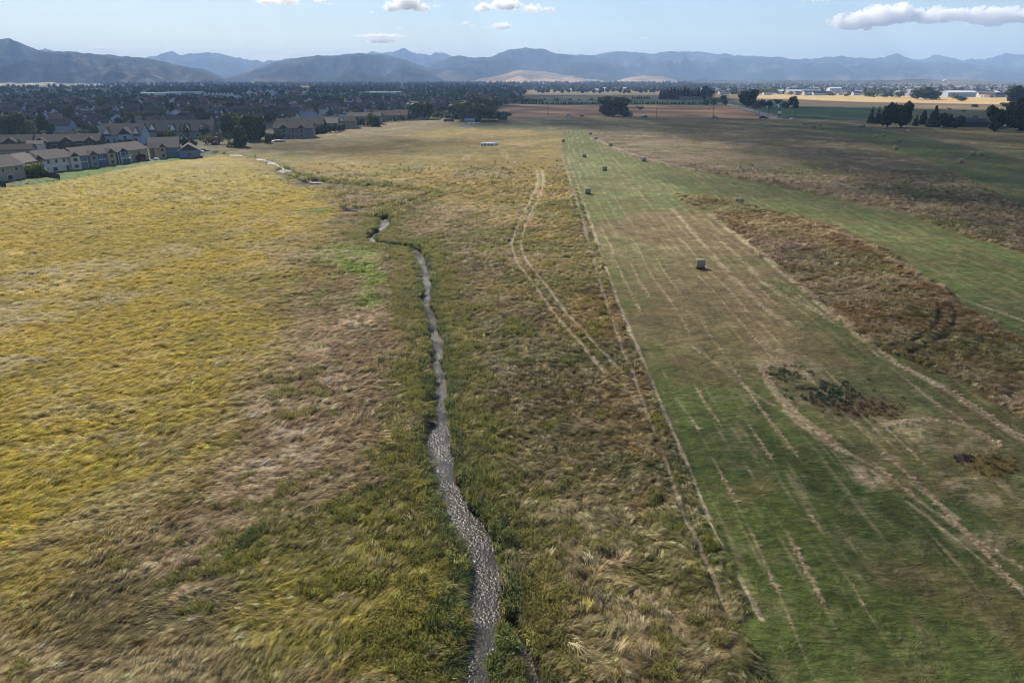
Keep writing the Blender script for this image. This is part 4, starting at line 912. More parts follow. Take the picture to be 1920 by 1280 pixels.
# ---------------------------------------------------------------- the suburb: rows of houses, each its own object
protos_h = []
WALLS = [('bluish-white', WHB), ('pale blue', LBL), ('tan', TANS), ('grey', PINK), ('slate blue', RNB), ('dark brown', BRN), ('beige', BEI), ('white', WHI)]
ROOFS = [('dark roof', RD), ('grey roof', RG), ('red-brown roof', RP)]
def ordinal(n): return ['first', 'second', 'third', 'fourth', 'fifth', 'sixth', 'seventh', 'eighth', 'ninth', 'tenth', 'eleventh', 'twelfth', 'thirteenth', 'fourteenth', 'fifteenth', 'sixteenth', 'seventeenth', 'eighteenth', 'nineteenth', 'twentieth'][min(n, 19)]
SUB = P((-420,300),(0,256),(200,250),(330,256),(420,240),(520,238),(700,226),(800,214),(940,194),(985,182),(985,178),(-420,174))
occupied = [G(a, b) for a, b in ((113,284),(8,287),(222,274),(292,262),(350,262),(318,246),(548,260),(560,249),(600,246),(632,242),(681,234),(735,226),(765,224))]
cand = []
yy = 300.0; row = 0
while yy < 1950:
    step = 34+yy*.022
    xx = -yy*.86
    while xx < 120:
        x = xx+random.uniform(-4, 4)+yy*.06; y = yy+random.uniform(-5, 5)-xx*.10
        cand.append((x, y, row)); xx += 23+yy*.010+random.uniform(-2, 5)
    yy += step; row += 1
cx_ = np.array([c_[:2] for c_ in cand]); dd = sdf(cx_[:, 0], cx_[:, 1], SUB)
strips = [P(*q) for q in (((-900,191),(0,189),(90,190),(112,196),(0,200),(-900,203)), ((200,189),(300,187),(332,193),(222,197)), ((300,197),(420,191),(600,187),(900,183),(900,188),(600,192),(420,198),(330,202)))]
ok = (dd < -12)
for q in strips: ok &= sdf(cx_[:, 0], cx_[:, 1], q) > 6
for (ox, oy) in occupied: ok &= np.hypot(cx_[:, 0]-ox, cx_[:, 1]-oy) > 22
ok &= (rng.random(len(cand)) < np.where(cx_[:, 1] < 900, .93, .74))
sel = [c_ for c_, k_ in zip(cand, ok) if k_]
sel.sort(key=lambda c_: c_[1]); print('suburb houses', len(sel)); near_h = sel[:285]; far_h = sel[285:]
_HP = {}
hinfo = []
for (x, y, row) in near_h:
    wi = random.choice([0, 0, 1, 1, 2, 3, 4, 5, 6, 7, 3, 5]); ri = random.choice([0, 0, 1, 2]); v = random.choice([0, 1]); det = y < 620
    key = (wi, ri, v, det)
    rz = random.choice([0, 0, math.pi/2, 0, math.pi])+.10+random.uniform(-.08, .08)
    if key not in _HP:
        w_, d_ = ((15, 11), (12, 13))[v]
        kw = dict(gables=(-3.5,) if v else (3, -4), wins=[(-4, 1.6, 1.6, 1.3), (4.2 if v == 0 else 2.5, 4.0 if v else 1.6, 1.5, 1.3)], doors=[(0 if v == 0 else 2.8, 1.2, 4.2, 2.3)]) if det else dict(gables=(3,) if v else (-4,), wins=[(2, 1.8, 2.2, 1.5)])
        _HP[key] = house('x', (x, y, 0), rz, w_, d_, (3.3, 5.4)[v], (3.6, 3.2)[v], WALLS[wi][1], ROOFS[ri][1], group='houses of the shaded suburb', **kw); o = _HP[key]
    else:
        o = copy_tree(_HP[key]); o.location = (x, y, 0); o.rotation_euler = (0, 0, rz)
    band = 'nearest the field' if y < 420 else 'behind the tall cottonwoods' if y < 560 else 'mid suburb' if y < 760 else 'before the grass strip' if y < 1050 else 'beyond the grass strip'
    az_ = x/y; side = 'far left' if az_ < -.62 else 'left' if az_ < -.45 else 'left-centre' if az_ < -.28 else 'near the willow' if az_ < -.12 else 'by the willow'
    hinfo.append((o, '%s %s house, %s' % (('low', 'two-storey')[v], WALLS[wi][0], ROOFS[ri][0]), band, side, x/y))
def number(infos):
    gr = {}
    for o, look, band, side, a in infos: gr.setdefault((look, band, side), []).append((a, o))
    for (look, band, side), q in gr.items():
        q.sort(key=lambda z: z[0])
        for i, (a, o) in enumerate(q):
            o['label'] = '%s, %s, %s' % (look, band, side) if len(q) == 1 else '%s, %s, %s, %s from left' % (look, band, side, ordinal(i))
number(hinfo)
def crowd(name, pts, mats, seed, kind='stuff', lit=False, wr=(9, 16), hr_=(4, 7)):
    """many far houses of a few pixels each, joined: walls and roof of each are real"""
    r_ = np.random.default_rng(seed); V, Q, mi = [], [], []
    for (x, y) in pts:
        a = r_.choice([0, 1.57])+.1+r_.normal(0, .08); w_ = r_.uniform(*wr)/2; d_ = r_.uniform(8, 12)/2; h_ = r_.uniform(*hr_)*.62; g_ = h_*.62+1.2; m1_ = r_.integers(0, len(mats)-2); m2_ = len(mats)-2+r_.integers(0, 2)
        L_ = [(-w_, -d_, -.3), (w_, -d_, -.3), (w_, d_, -.3), (-w_, d_, -.3), (-w_, -d_, h_), (w_, -d_, h_), (w_, d_, h_), (-w_, d_, h_), (-w_, 0, h_+g_), (w_, 0, h_+g_)]
        b = len(V); V += [(x+p_[0]*math.cos(a)-p_[1]*math.sin(a), y+p_[0]*math.sin(a)+p_[1]*math.cos(a), p_[2]) for p_ in L_]
        for f_, m_ in (((0, 1, 5, 4), m1_), ((2, 3, 7, 6), m1_), ((1, 2, 6, 5), m1_), ((3, 0, 4, 7), m1_), ((5, 6, 9, 9), m1_), ((7, 4, 8, 8), m1_), ((4, 5, 9, 8), m2_), ((6, 7, 8, 9), m2_)):
            f_ = tuple(dict.fromkeys(f_)); Q.append(tuple(b+i for i in f_)); mi.append(m_)
    me = bpy.data.meshes.new(name); me.from_pydata(V, [], Q); me.polygons.foreach_set('material_index', mi)
    for m_ in mats: me.materials.append(m_)
    o = bpy.data.objects.new(name, me); C.objects.link(o); o['kind'] = kind; return o
crowd('distant_suburb', [(c_[0], c_[1]) for c_ in far_h], [WHB, LBL, TAU, PINK, BRN, RD, RG], 4)
def inpoly(n, poly, seed):
    r_ = np.random.default_rng(seed); A = np.asarray(poly); q = np.column_stack([r_.uniform(A[:, 0].min(), A[:, 0].max(), n), r_.uniform(A[:, 1].min(), A[:, 1].max(), n)])
    return q[sdf(q[:, 0], q[:, 1], A) < 0]
town = inpoly(5200, P((1330,177),(1480,179),(1700,181),(1920,184),(2150,186),(2150,169),(1900,167),(1600,166),(1400,167),(1320,168)), 5)
crowd('distant_town', [tuple(q) for q in town[:1000]], [WHI, WHB, TAU, LBL, TANS, RG, PINK], 6, wr=(12, 34), hr_=(5, 9))
town2 = inpoly(900, P((420,170),(985,160),(985,172),(700,176),(420,178)), 8); crowd('distant_suburb', [tuple(q) for q in town2[:420]], [WHB, LBL, TAU, PINK, BRN, RD, RG], 9)
# a row of narrow white-sided houses standing out of the dark
for k, px in enumerate((388, 396, 403, 410, 417, 424, 431, 438)):
    bh('tall white-gabled row house far in the suburb, %s from the left' % ordinal(k), px, 186+.1*k, 13, 9, 8, 5, TRIM, RD, R_d(82), group='white-gabled row houses in the far suburb', name='row_house', wins=[(0, 3, 1.6, 1.6)])
for k, (px, py, w_, lab) in enumerate(((470, 181.5, 16, 'white peaked house right of the bright far row'), (505, 180, 14, 'left one of two white peaked houses far in the suburb'), (512, 180, 14, 'right one of two white peaked houses far in the suburb'), (700, 181, 60, 'long pale flat block on the far edge of the suburb'), (722, 180, 70, 'white flat-roofed block beside the long pale one in the far suburb'), (300, 183, 75, 'long pale warehouse roof in the far left suburb'), (345, 181, 90, 'white warehouse right of the long pale one, far left'))):
    bh(lab, px, py, w_, 16, 9 if w_ < 30 else 8, 5 if w_ < 30 else 1.2, TRIM, RD if w_ < 30 else LBL, R_d(80) if w_ < 30 else R_d(5), group='pale buildings in the far suburb', name='far_building', cat='building')
print('t houses', _time.time()-_T0)
# ---------------------------------------------------------------- trees that can be told apart
def T(px, py, hpx, wpx, kind, leaf, label, **kw):
    x, y = G(px, py); k = math.hypot(math.hypot(x, y), CAMH)/math.hypot(F, math.hypot(px-960, py-640)); s = y*_c+(CAMH)*_s
    k = s/F
    y2 = y+wpx*k*.35
    mul = {'round': 1.0, 'broad': 1.0, 'poplar': 1.75, 'conifer': 1.18, 'bush': .98}[kind]
    return tree(kind, leaf, (x*y2/y, y2, 0), hpx*k*1.03, wpx*k*mul, label, **kw)
g1 = 'trees at the right field edge'
for a in (
 (1632,232,32,16,'conifer','dark','dark pointed tree, leftmost of the clump at the right field edge'),
 (1644,233,33,16,'conifer','dark','dark upright tree, second in the clump at the right field edge'),
 (1663,239,44,30,'round','dark','tall rounded tree in the middle of the clump at the right field edge'),
 (1689,240,47,36,'round','green','tallest broad tree at the right end of the clump by the green bales'),
 (1716,237,21,15,'conifer','dark','small pointed tree right of the big right-hand clump'),
 (1729,234,27,12,'poplar','dark','thin upright tree between two dark trees on the right'),
 (1749,239,38,28,'conifer','dark','ragged dark fir right of the thin upright tree'),
 (1768,242,29,26,'round','dark','dark rounded tree left of the shaded barn roofs'),
 (1791,243,25,26,'round','dark','low dark tree touching the shaded barn roofs'),
 (1812,232,14,18,'bush','green','low green bush behind the shaded barn'),
 (1863,248,47,36,'round','dark','big egg-shaped tree with its shadow on the right field edge'),
 (1910,246,64,60,'broad','dark','huge dark tree cut by the right picture edge'),
 (1908,197,34,46,'round','dark','dark tree further off at the right picture edge'),
 (1733,187,24,56,'broad','dark','wide dark grove below the water tower'),
 (1803,190,11,24,'bush','dark','small dark thicket right of the wide dark grove'),
 (1828,202,8,10,'bush','dark','round dark bush in the tan field on the right'),
 (1883,201,11,14,'bush','dark','dark bush by the far tree at the right edge'),
 (1780,206,4,5,'bush','dark','tiny bush in the tan field, left one of two'),
 (1806,210,4,6,'bush','dark','tiny bush in the tan field, right one of two'),
 (1829,222,6,8,'bush','green','little bush behind the shaded barn roofs'),
 (1401,202,33,40,'round','dark','big dark tree left of the white farmhouse'),
 (1424,203,20,24,'bush','dark','dark bushy tree between the big one and the farmhouse'),
 (1438,203,18,14,'bush','dark','small dark tree touching the left side of the farmhouse'),
 (1457,196,12,20,'bush','dark','tree top behind the white farmhouse'),
 (1475,203,17,16,'bush','dark','bushy tree right of the small white house'),
 (1486,203,22,16,'round','dark','taller dark tree right of the small white house'),
 (1493,203,14,8,'poplar','dark','narrow tree at the right end of the farmhouse trees'),
 (1150,219,38,56,'broad','dark','great round willow standing alone in the middle distance'),
 (1172,220,14,22,'bush','dark','low growth at the right foot of the lone round willow'),
 (1202,206,8,9,'bush','dark','round bush in the stubble right of the lone willow'),
 (1195,202,4,4,'bush','dark','tiny bush next to the round one in the stubble'),
 (1091,219,4,8,'bush','bush','brownish bush on the roadside left of the lone willow'),
 (896,228,46,84,'broad','silver','huge silvery willow at the far end of the field'),
 (935,226,20,34,'bush','dark','low dark growth at the right foot of the silvery willow'),
 (857,224,42,26,'conifer','dark','dark spruce left of the silvery willow'),
 (790,224,34,50,'broad','dark','broad dark tree left of the spruce and the sheds'),
 (826,222,16,30,'bush','green','low green bushes between broad tree and spruce'),
 (843,224,14,18,'bush','dark','bush at the foot of the spruce'),
 (771,225,18,24,'bush','dark','dark bush left of the broad dark tree'),
 (697,238,27,22,'poplar','lime','yellow-green poplar beside the pale two-storey house'),
 (706,238,22,14,'poplar','green','second poplar right of the yellow-green one'),
 (432,258,46,30,'poplar','green','tall cottonwood, left one of the tall group'),
 (449,256,38,24,'poplar','lime','yellowish cottonwood in the tall group'),
 (476,266,54,42,'round','green','largest cottonwood in front of the tall group'),
 (464,262,44,26,'poplar','green','slim cottonwood behind the largest one'),
 (489,263,34,24,'round','green','cottonwood at the right side of the tall group'),
 (452,277,40,24,'poplar','green','cottonwood standing in front, nearest the stream'),
 (503,270,20,18,'round','green','small tree at the right end of the cottonwoods by the white boat'),
 (437,278,16,20,'bush','green','green bush left of the front cottonwood'),
 (505,232,20,30,'round','dark','dark tree behind the cottonwoods'),
 (528,234,18,30,'round','dark','dark tree right behind the cottonwoods'),
 (357,291,32,32,'round','dark','round dark tree beside the slate-blue house'),
 (404,273,20,30,'bush','bush','reddish-brown thicket left of the stream'),
 (384,266,16,20,'bush','lime','light green shrub behind the round dark tree'),
 (418,266,22,24,'bush','green','green thicket beside the reddish-brown one'),
 (352,262,30,20,'round','green','dull green tree behind the round dark one'),
 (372,258,28,22,'round','dark','dark tree between the big grey houses and the thicket'),
 (387,262,26,20,'round','dark','dark purple-shadowed tree beside the cottonwoods'),
 (515,263,18,30,'bush','dark','black-green thicket left of the stone-fronted house'),
 (8,264,52,46,'round','green','big tree at the left picture edge behind the brown house'),
 (36,263,50,38,'round','green','big leafy tree second from the left picture edge'),
 (56,262,40,30,'round','lime','tree with orange-tinged top, third from the left edge'),
 (84,254,48,30,'conifer','dark','tall dark fir behind the brown apartments'),
 (76,263,14,36,'bush','green','long green hedge behind the brown apartments'),
 (43,292,29,28,'conifer','pale','pale grey-green conical tree between two small white houses'),
 (165,264,16,40,'bush','green','rounded green shrubs right of the brown apartments'),
 (160,255,14,30,'bush','green','darker shrub row behind the rounded green shrubs'),
 (235,238,18,16,'round','yellow','bright yellow tree in the suburb'),
 (245,236,28,22,'round','lime','yellow-green tree beside the bright yellow one'),
 (267,236,26,22,'round','lime','yellow-green tree, right one of the pair left of the grey roofs'),
 (302,236,20,18,'round','lime','yellowing tree above the grey roofs'),
 (325,230,16,16,'round','yellow','yellow-topped tree at the back of the grey roofs'),
 (256,262,42,28,'conifer','dark','tall blue-green spruce between the large grey-roofed houses'),
 (236,276,18,28,'bush','dark','dark shrubs right of the arched entrance house'),
 (262,272,18,26,'bush','dark','shrubs at the foot of the tall spruce'),
 (308,280,34,24,'round','dark','dark tree behind the slate-blue house'),
 (325,280,34,26,'round','green','green tree behind the slate-blue house'),
 (188,276,20,24,'round','green','tree left of the arched entrance house'),
 (198,236,20,22,'round','green','dull green tree in the suburb left of the yellow one'),
 (120,240,20,20,'round','lime','orange-green tree behind the tall dark fir'),
 (68,335,30,42,'round','lime','bright green round tree in front of the beige townhouse'),
 (265,304,15,17,'round','red','small red-leaved tree against the beige townhouse'),
 (1355,196,20,16,'round','dark','dark pointed tree at the corner of the green field'),
 (1342,197,17,20,'bush','green','greyish bushes left of the pointed corner tree'),
 (1330,198,14,18,'bush','green','grey-green bushes at the end of the dark grove'),
 (1357,198,14,10,'bush','dark','shrub under the pointed corner tree'),
 (1355,176,13,12,'round','pale','sunlit tree, left one behind the golden field'),
 (1375,177,13,16,'round','pale','sunlit tree, second from the left behind the golden field'),
 (1430,178,15,32,'broad','lime','broad sunlit yellow-green trees behind the golden field'),
 (1453,177,11,16,'round','pale','sunlit tree right of the broad yellow-green ones'),
 (1470,177,11,8,'conifer','dark','small dark fir behind the golden field'),
 (1632,182,13,30,'broad','pale','sunlit grove behind the golden field, left of the next one'),
 (1664,183,15,26,'broad','pale','sunlit grove left of the wide dark grove'),
 (1686,184,14,22,'round','pale','sunlit tree touching the wide dark grove'),
 (1560,180,6,12,'bush','green','low sunlit bush on the far edge of the golden field'),
 (1587,181,6,10,'bush','green','second low bush on the far edge of the golden field'),
):
    big = a[2]*a[3] > 600
    T(*a[:6], a[6], group=g1 if a[0] > 1600 else None, n=2600 if a[2]*a[3] > 1500 else 1300 if big else 500, seed=int(a[0]) % 3)
def rowtrees(pts, hpx, wpx, kind, leaf, look, grp, n=220):
    q = []
    for (px, py) in pts:
        t = T(px, py, hpx*random.uniform(.8, 1.25), wpx*random.uniform(.85, 1.2), kind, leaf, 'x', group=grp, n=n, trunk=hpx > 9); q.append(t)
    for i, t in enumerate(q): t['label'] = '%s, number %s from the left' % (look, ordinal(i)) if i < 19 else '%s, number %s from the right' % (look, ordinal(len(q)-1-i)) if len(q)-1-i < 19 else '%s, in the middle stretch of the row' % look
rowtrees([(582+7.2*i, 254-.9*i) for i in range(5)], 17, 9, 'poplar', 'dark', 'clipped dark evergreen on the field edge', 'clipped evergreens on the field edge', 400)
rowtrees([(620+8*i, 250-1.2*i) for i in range(4)], 16, 12, 'round', 'dark', 'dark tree below the brown-roofed house', 'dark trees below the brown-roofed house', 400)
rowtrees([(661+5*i, 239.5-.5*i) for i in range(5)], 15, 6, 'poplar', 'dark', 'narrow juniper in front of the pale two-storey house', 'narrow junipers', 300)
rowtrees([(712+8*i, 231-.9*i) for i in range(8)], 10, 11, 'bush', 'dark', 'dark hedge shrub below the reddish roof', 'hedge shrubs below the reddish roof', 300)
rowtrees([(978+4.6*i+random.uniform(-1, 1), 195.5) for i in range(34)], 5.5, 4.2, 'conifer', 'dark', 'small dark conifer in the tree line behind the red stubble', 'young conifers in a line behind the red stubble')
rowtrees([(1185+5.2*i+random.uniform(-1.2, 1.2), 196.3) for i in range(28)], 6.0, 4.6, 'conifer', 'dark', 'young conifer in the right-hand tree line behind the stubble', 'young conifers right of the willow')
rowtrees([(1186+4.4*i, 185.5) for i in range(8)], 6.5, 4.6, 'conifer', 'dark', 'small fir in the short line on the dark green field', 'firs in a short line')
rowtrees([(1238+6.4*i, 187.0) for i in range(14)], 20, 8, 'poplar', 'dark', 'tall dark poplar in the grove on the green field', 'tall poplars on the green field', 400)
rowtrees([(1322+6*i, 185) for i in range(3)], 20, 14, 'round', 'dark', 'dark tree at the right end of the poplar grove', 'dark trees beside the poplars', 400)
rowtrees([(960+6*i+random.uniform(-2, 2), 192+random.uniform(-2, 1)) for i in range(10)], 7, 9, 'bush', 'dark', 'bush between the stubble and the last suburb houses', 'bushes by the last suburb houses')
rowtrees([(1025+22*i+random.uniform(-6, 6), 188) for i in range(6)], 3.2, 7, 'bush', 'dark', 'low bush on the near edge of the dark green strip', 'low bushes on the green strip')
# trees scattered between the houses of the suburb
q = inpoly(2600, SUB, 12); q = q[np.argsort(q[:, 1])]
hx = np.array([c_[:2] for c_ in near_h])
keepq = [p_ for p_ in q if p_[1] < 1500 and np.min(np.hypot(*(hx-p_).T)) > 9 and np.min(np.hypot(*(np.array(occupied)-p_).T)) > 15]
tin = []
keepq = sorted(keepq, key=lambda p_: p_[1]*random.uniform(.4, 1.6))[:270]
for p_ in keepq:
    kd, lf, nm = random.choice([('round', 'green', 'round green tree'), ('round', 'dark', 'round dark tree'), ('conifer', 'conifer', 'dark conifer'), ('round', 'lime', 'yellowing tree'), ('poplar', 'green', 'slender green tree'), ('round', 'green', 'leafy green tree'), ('round', 'dark', 'dense dark tree')])
    h_ = random.uniform(6.5, 12.5)
    t = tree(kd, lf, (p_[0], p_[1], 0), h_, h_*random.uniform(.7, .95)*(1.6 if kd == 'poplar' else 1)*.8, 'x', group='trees between the suburb houses', n=260, trunk=p_[1] < 700)
    y = p_[1]; band = 'near the field' if y < 420 else 'behind the cottonwoods' if y < 560 else 'mid suburb' if y < 760 else 'before the grass strip' if y < 1050 else 'beyond the grass strip'
    az_ = p_[0]/y; side = 'far left' if az_ < -.62 else 'left' if az_ < -.45 else 'left-centre' if az_ < -.28 else 'near the willow' if az_ < -.12 else 'by the willow'
    tin.append((t, nm+' among houses', band, side, az_))
number(tin)
# woods and groves far off that read as masses
def wood(name, polys, dens, rs, seed, cols=((.020, .030, .018), (.045, .06, .03)), hz_=.9):
    P_, R2 = [], []
    for k, (poly, n) in enumerate(polys):
        qq = inpoly(n, P(*poly), seed+k)
        if name == 'distant_trees':
            for fp in FAR[2:]:
                if len(qq): qq = qq[sdf(qq[:, 0], qq[:, 1], fp[0]) > 0]
        for (x, y) in qq:
            r_ = random.uniform(*rs)*(1+y/9000); P_.append((x, y, r_*hz_)); R2.append(r_)
    cl_ = np.array([cols[0]])+(np.array([cols[1]])-np.array([cols[0]]))*np.random.default_rng(seed).random((len(P_), 1))
    o = blobs(name, P_, R2, WOOD, 1, .35, 1.15, seed, False, cl_); o['kind'] = 'stuff'; return o
wm_ = NT('far_foliage'); p = wm_.n('BsdfPrincipled', i_Roughness=.9); p.inputs['Specular IOR Level'].default_value = .1; at = wm_.n('VertexColor', layer_name='Col')
tc = wm_.n('TexCoord'); f = wm_.noise(.35, 4, .7, tc.outputs['Object']); wm_.l(wm_.mix(1.0, at.outputs[0], wm_.ramp(f, (.3, .5), (.7, 1.6)), 'MULTIPLY'), p.inputs['Base Color'])
wm_.l(p.outputs[0], wm_.out.inputs[0]); WOOD = wm_.m
wood('suburb_greenery', [(((-420,300),(0,262),(330,262),(420,250),(520,246),(700,228),(880,212),(975,194),(985,181),(-420,181)), 2600)], 0, (2.0, 4.2), 30, ((.025, .036, .018), (.06, .075, .03)), .7)
wood('distant_trees', [(((-900,181),(985,180),(985,162),(600,163.5),(-900,166)), 3600), (((985,176),(1330,177),(1330,160),(985,162)), 1900), (((1270,166.5),(1760,165.5),(1760,157.5),(1270,158)), 2400), (((1330,181),(1920,187),(2200,190),(2200,170),(1330,168)), 500), (((1760,166),(2300,170),(2300,160),(1760,159)), 700)], 0, (3.2, 6.2), 40)
wood('distant_trees', [(((-900,161.5),(700,162),(700,158.6),(-900,159)), 1500), (((700,162.5),(1300,163),(1300,157.2),(700,158)), 1400)], 0, (5, 8.5), 60)
print('t trees', _time.time()-_T0)
# ---------------------------------------------------------------- hay bales
def haymat():
    t = NT('baled_hay'); p = t.n('BsdfPrincipled', i_Roughness=.85); p.inputs['Specular IOR Level'].default_value = .15; tc = t.n('TexCoord')
    mp = t.n('Mapping'); mp.inputs['Scale'].default_value = (9, 1.5, 9); t.l(tc.outputs['Object'], mp.inputs[0]); f = t.noise(3, 4, .7, mp.outputs[0])
    t.l(t.ramp(f, (.3, (.21, .175, .11)), (.7, (.46, .39, .26))), p.inputs['Base Color']); b = t.n('Bump', i_Strength=.7, i_Distance=.04); t.l(f, b.inputs['Height']); t.l(b.outputs[0], p.inputs['Normal'])
    t.l(p.outputs[0], t.out.inputs[0]); return t.m
def hayend():
    t = NT('bale_end'); p = t.n('BsdfPrincipled', i_Roughness=.9); tc = t.n('TexCoord'); wv = t.n('TexWave', wave_type='RINGS', rings_direction='X'); wv.inputs['Scale'].default_value = 3.0; wv.inputs['Distortion'].default_value = 3; wv.inputs['Detail'].default_value = 3
    t.l(tc.outputs['Object'], wv.inputs['Vector']); t.l(t.ramp(wv.outputs['Fac'], (0, (.13, .10, .06)), (1, (.27, .22, .13))), p.inputs['Base Color']); t.l(p.outputs[0], t.out.inputs[0]); return t.m
HAY, HEND = haymat(), hayend()
def bale(px, py, w_, r_, rz, label, group):
    x, y = G(px, py); t = emptyt('round_bale', (x, y, -.02), rz, label, 'hay bale', group); k_ = 28; V, Q = [], []
    prof = [(-.5, .93), (-.485, .99), (-.42, 1.0), (-.15, 1.012), (.15, 1.005), (.42, 1.0), (.485, .99), (.5, .93)]
    for (u, s) in prof:
        for i in range(k_):
            a = 2*math.pi*i/k_; rr_ = r_*s*(1+.012*math.sin(a*3+u*9)); z = r_*.975+rr_*math.sin(a); V.append((u*w_, rr_*math.cos(a), max(z, .0)))
    for j in range(len(prof)-1):
        for i in range(k_): Q.append((j*k_+i, j*k_+(i+1) % k_, (j+1)*k_+(i+1) % k_, (j+1)*k_+i))
    mesh_np('net_wrap', V, Q, HAY, smooth=True, parent=t)
    for sgn in (-1, 1):
        V2, F2 = [(sgn*w_*.47, 0, r_*.97)], []
        for j, f_ in enumerate((.3, .62, .94)):
            for i in range(k_): a = 2*math.pi*i/k_; V2.append((sgn*w_*(.475+.03*(j == 1)+.02*(j == 2)), r_*f_*math.cos(a), max(0.01, r_*.975+r_*f_*math.sin(a))))
        me = bpy.data.meshes.new('bale_end'); fs = [(0, 1+i, 1+(i+1) % k_) for i in range(k_)]
        for j in range(2): fs += [(1+j*k_+i, 1+j*k_+(i+1) % k_, 1+(j+1)*k_+(i+1) % k_, 1+(j+1)*k_+i) for i in range(k_)]
        me.from_pydata(V2, [], fs); me.materials.append(HEND); e = bpy.data.objects.new('end_face', me); C.objects.link(e); e.parent = t
    return t
gb = 'round bales on the mown strip'; gr_ = 'round bales on the shaded right-hand strip'
for a in ((1311,502,1.62,.84,8,'big grey round bale nearest the camera on the brown stubble',gb),(1102,363,1.6,.85,-4,'round bale standing just right of the double wheel track',gb),(1133,320,1.7,.86,10,'round bale in the middle of the green strip, above the one by the track',gb),
 (1095,295,1.7,.85,6,'round bale near the left side of the strip, below the top group',gb),(1056,266.5,1.7,.84,0,'round bale at the upper left corner of the mown strip',gb),(1106.5,253.3,1.8,.84,12,'farthest round bale of the top group on the strip',gb),(1117.5,262,1.7,.84,-10,'round bale just below the farthest one of the strip',gb),
 (1144.5,274.5,1.7,.85,20,'round bale at the right side of the top group, edge of the rough grass',gb),(1206.5,302.5,1.7,.86,15,'round bale on the straw line where the rough grass begins',gb),(1386,382.5,1.65,.84,25,'lone round bale on the curved green band, middle right',gb),
 (1834.5,366.5,1.7,.85,10,'lone round bale in the dark rough grass near the right edge',gr_),(1800,305.5,1.9,.86,8,'largest round bale on the shaded strip, below the pair',gr_),(1821.5,291.5,1.75,.86,10,'left bale of the pair on the shaded strip near the right edge',gr_),(1837.5,291,1.75,.86,4,'right bale of the pair on the shaded strip near the right edge',gr_),
 (1678.5,280,1.8,.85,5,'bale on the lower edge of the shaded strip, under the tree clump',gr_),(1683.5,266.5,1.8,.85,12,'bale above the lower-edge one on the shaded strip',gr_),(1656,255.5,1.8,.85,0,'right bale of two side by side under the tree clump',gr_),(1640.5,258.3,1.8,.85,6,'left bale of two side by side under the tree clump',gr_),
 (1613.5,238.8,1.8,.84,0,'left one of two far bales left of the tree clump',gr_),(1619,238,1.8,.84,10,'right one of two far bales left of the tree clump',gr_),(1508,234.3,2.2,1.0,0,'far dark bale near the road, leftmost of three',gr_),(1525.5,239.4,2.2,1.0,8,'far dark bale near the road, middle and lowest of three',gr_),(1536.5,236,2.2,1.0,0,'far dark bale near the road, rightmost of three',gr_)):
    bale(a[0], a[1], a[2], a[3], R_d(a[4]), a[5], a[6])
# four wrapped silage rolls side by side
WRAP = flat('white_wrap', (.74, .77, .74), .35, .06, spec=.5)
for k in range(4):
    x, y = G(907.5+6.4*k, 274.5); t = emptyt('wrapped_bale', (x, y+2.2, 0), R_d(62), 'white plastic-wrapped roll lying on the golden field, %s of four' % ('leftmost', 'second from left', 'third from left', 'rightmost')[k], 'wrapped bale', 'four white wrapped bales')
    V, Q = [], []; kk = 18; prof = [(-2.6, .35), (-2.5, .8), (-2.3, .93), (-.02, .95), (0, .9), (.02, .95), (2.3, .93), (2.5, .8), (2.6, .35)]
    for u, s in prof:
        for i in range(kk): a = 2*math.pi*i/kk; V.append((u, s*math.cos(a), .92+s*math.sin(a)))
    for j in range(len(prof)-1):
        for i in range(kk): Q.append((j*kk+i, j*kk+(i+1) % kk, (j+1)*kk+(i+1) % kk, (j+1)*kk+i))
    mesh_np('plastic_wrap', V, Q, WRAP, parent=t)
    m = MB(); 
    for u in (-2.62, 2.62): m = MB().tube((u, 0, .92), (u*1.004, 0, .92), .42, .40, 14); m.build('roll_end', flat('wrap_end', (.10, .14, .11), .6), t)
# ---------------------------------------------------------------- road, cars, poles, sheds
def sheet(name, pts, z, mat):
    Pn = GL(pts, z); me = bpy.data.meshes.new(name); me.from_pydata([(a, b, z) for a, b in Pn], [], [tuple(range(len(Pn)))]); me.materials.append(mat)
    o = bpy.data.objects.new(name, me); C.objects.link(o); o['kind'] = 'structure'; return o
ASPH = flat('asphalt', (.16, .155, .16), .9, .15, .4); GRAV = flat('gravel_verge', (.14, .12, .085), .95, .2, .3)
def roadstrip(name, pts, wd, z, mat):
    Pn = smooth_line(GL(pts), 2); Tn = np.gradient(Pn, axis=0); Tn /= np.hypot(*Tn.T)[:, None]; N_ = np.stack([-Tn[:, 1], Tn[:, 0]], 1)
    V = np.concatenate([np.column_stack([Pn-N_*wd/2, np.full(len(Pn), z)]), np.column_stack([Pn+N_*wd/2, np.full(len(Pn), z)])]); n = len(Pn)
    Q = [(i, n+i, n+i+1, i+1) for i in range(n-1)]; o = mesh_np(name, V, Q, mat, smooth=False); o['kind'] = 'structure'; return o
SIDE = [(1459,224.5),(1440,217),(1415,209),(1385,201.5),(1362,196),(1350,193.5)]
roadstrip('road_verge', SIDE, 13, .10, GRAV); roadstrip('side_road', SIDE, 8.5, .22, ASPH)
MAINR = [(840,222.5),(1000,221),(1200,221.8),(1340,223),(1460,225.5),(1600,229),(1800,234),(2200,246)]
roadstrip('road_verge', MAINR, 14, .14, flat('verge_grass', (.06, .07, .03), .95, .3, .3)); roadstrip('road', MAINR, 7, .18, flat('old_asphalt', (.09, .088, .09), .9, .15, .4))
roadstrip('field_path', [(1575,229.5),(1640,238),(1702,247),(1800,264),(1920,285),(2300,345)], 3.2, .12, flat('dry_track', (.24, .19, .12), .95, .3, .3))
PAINT = {}
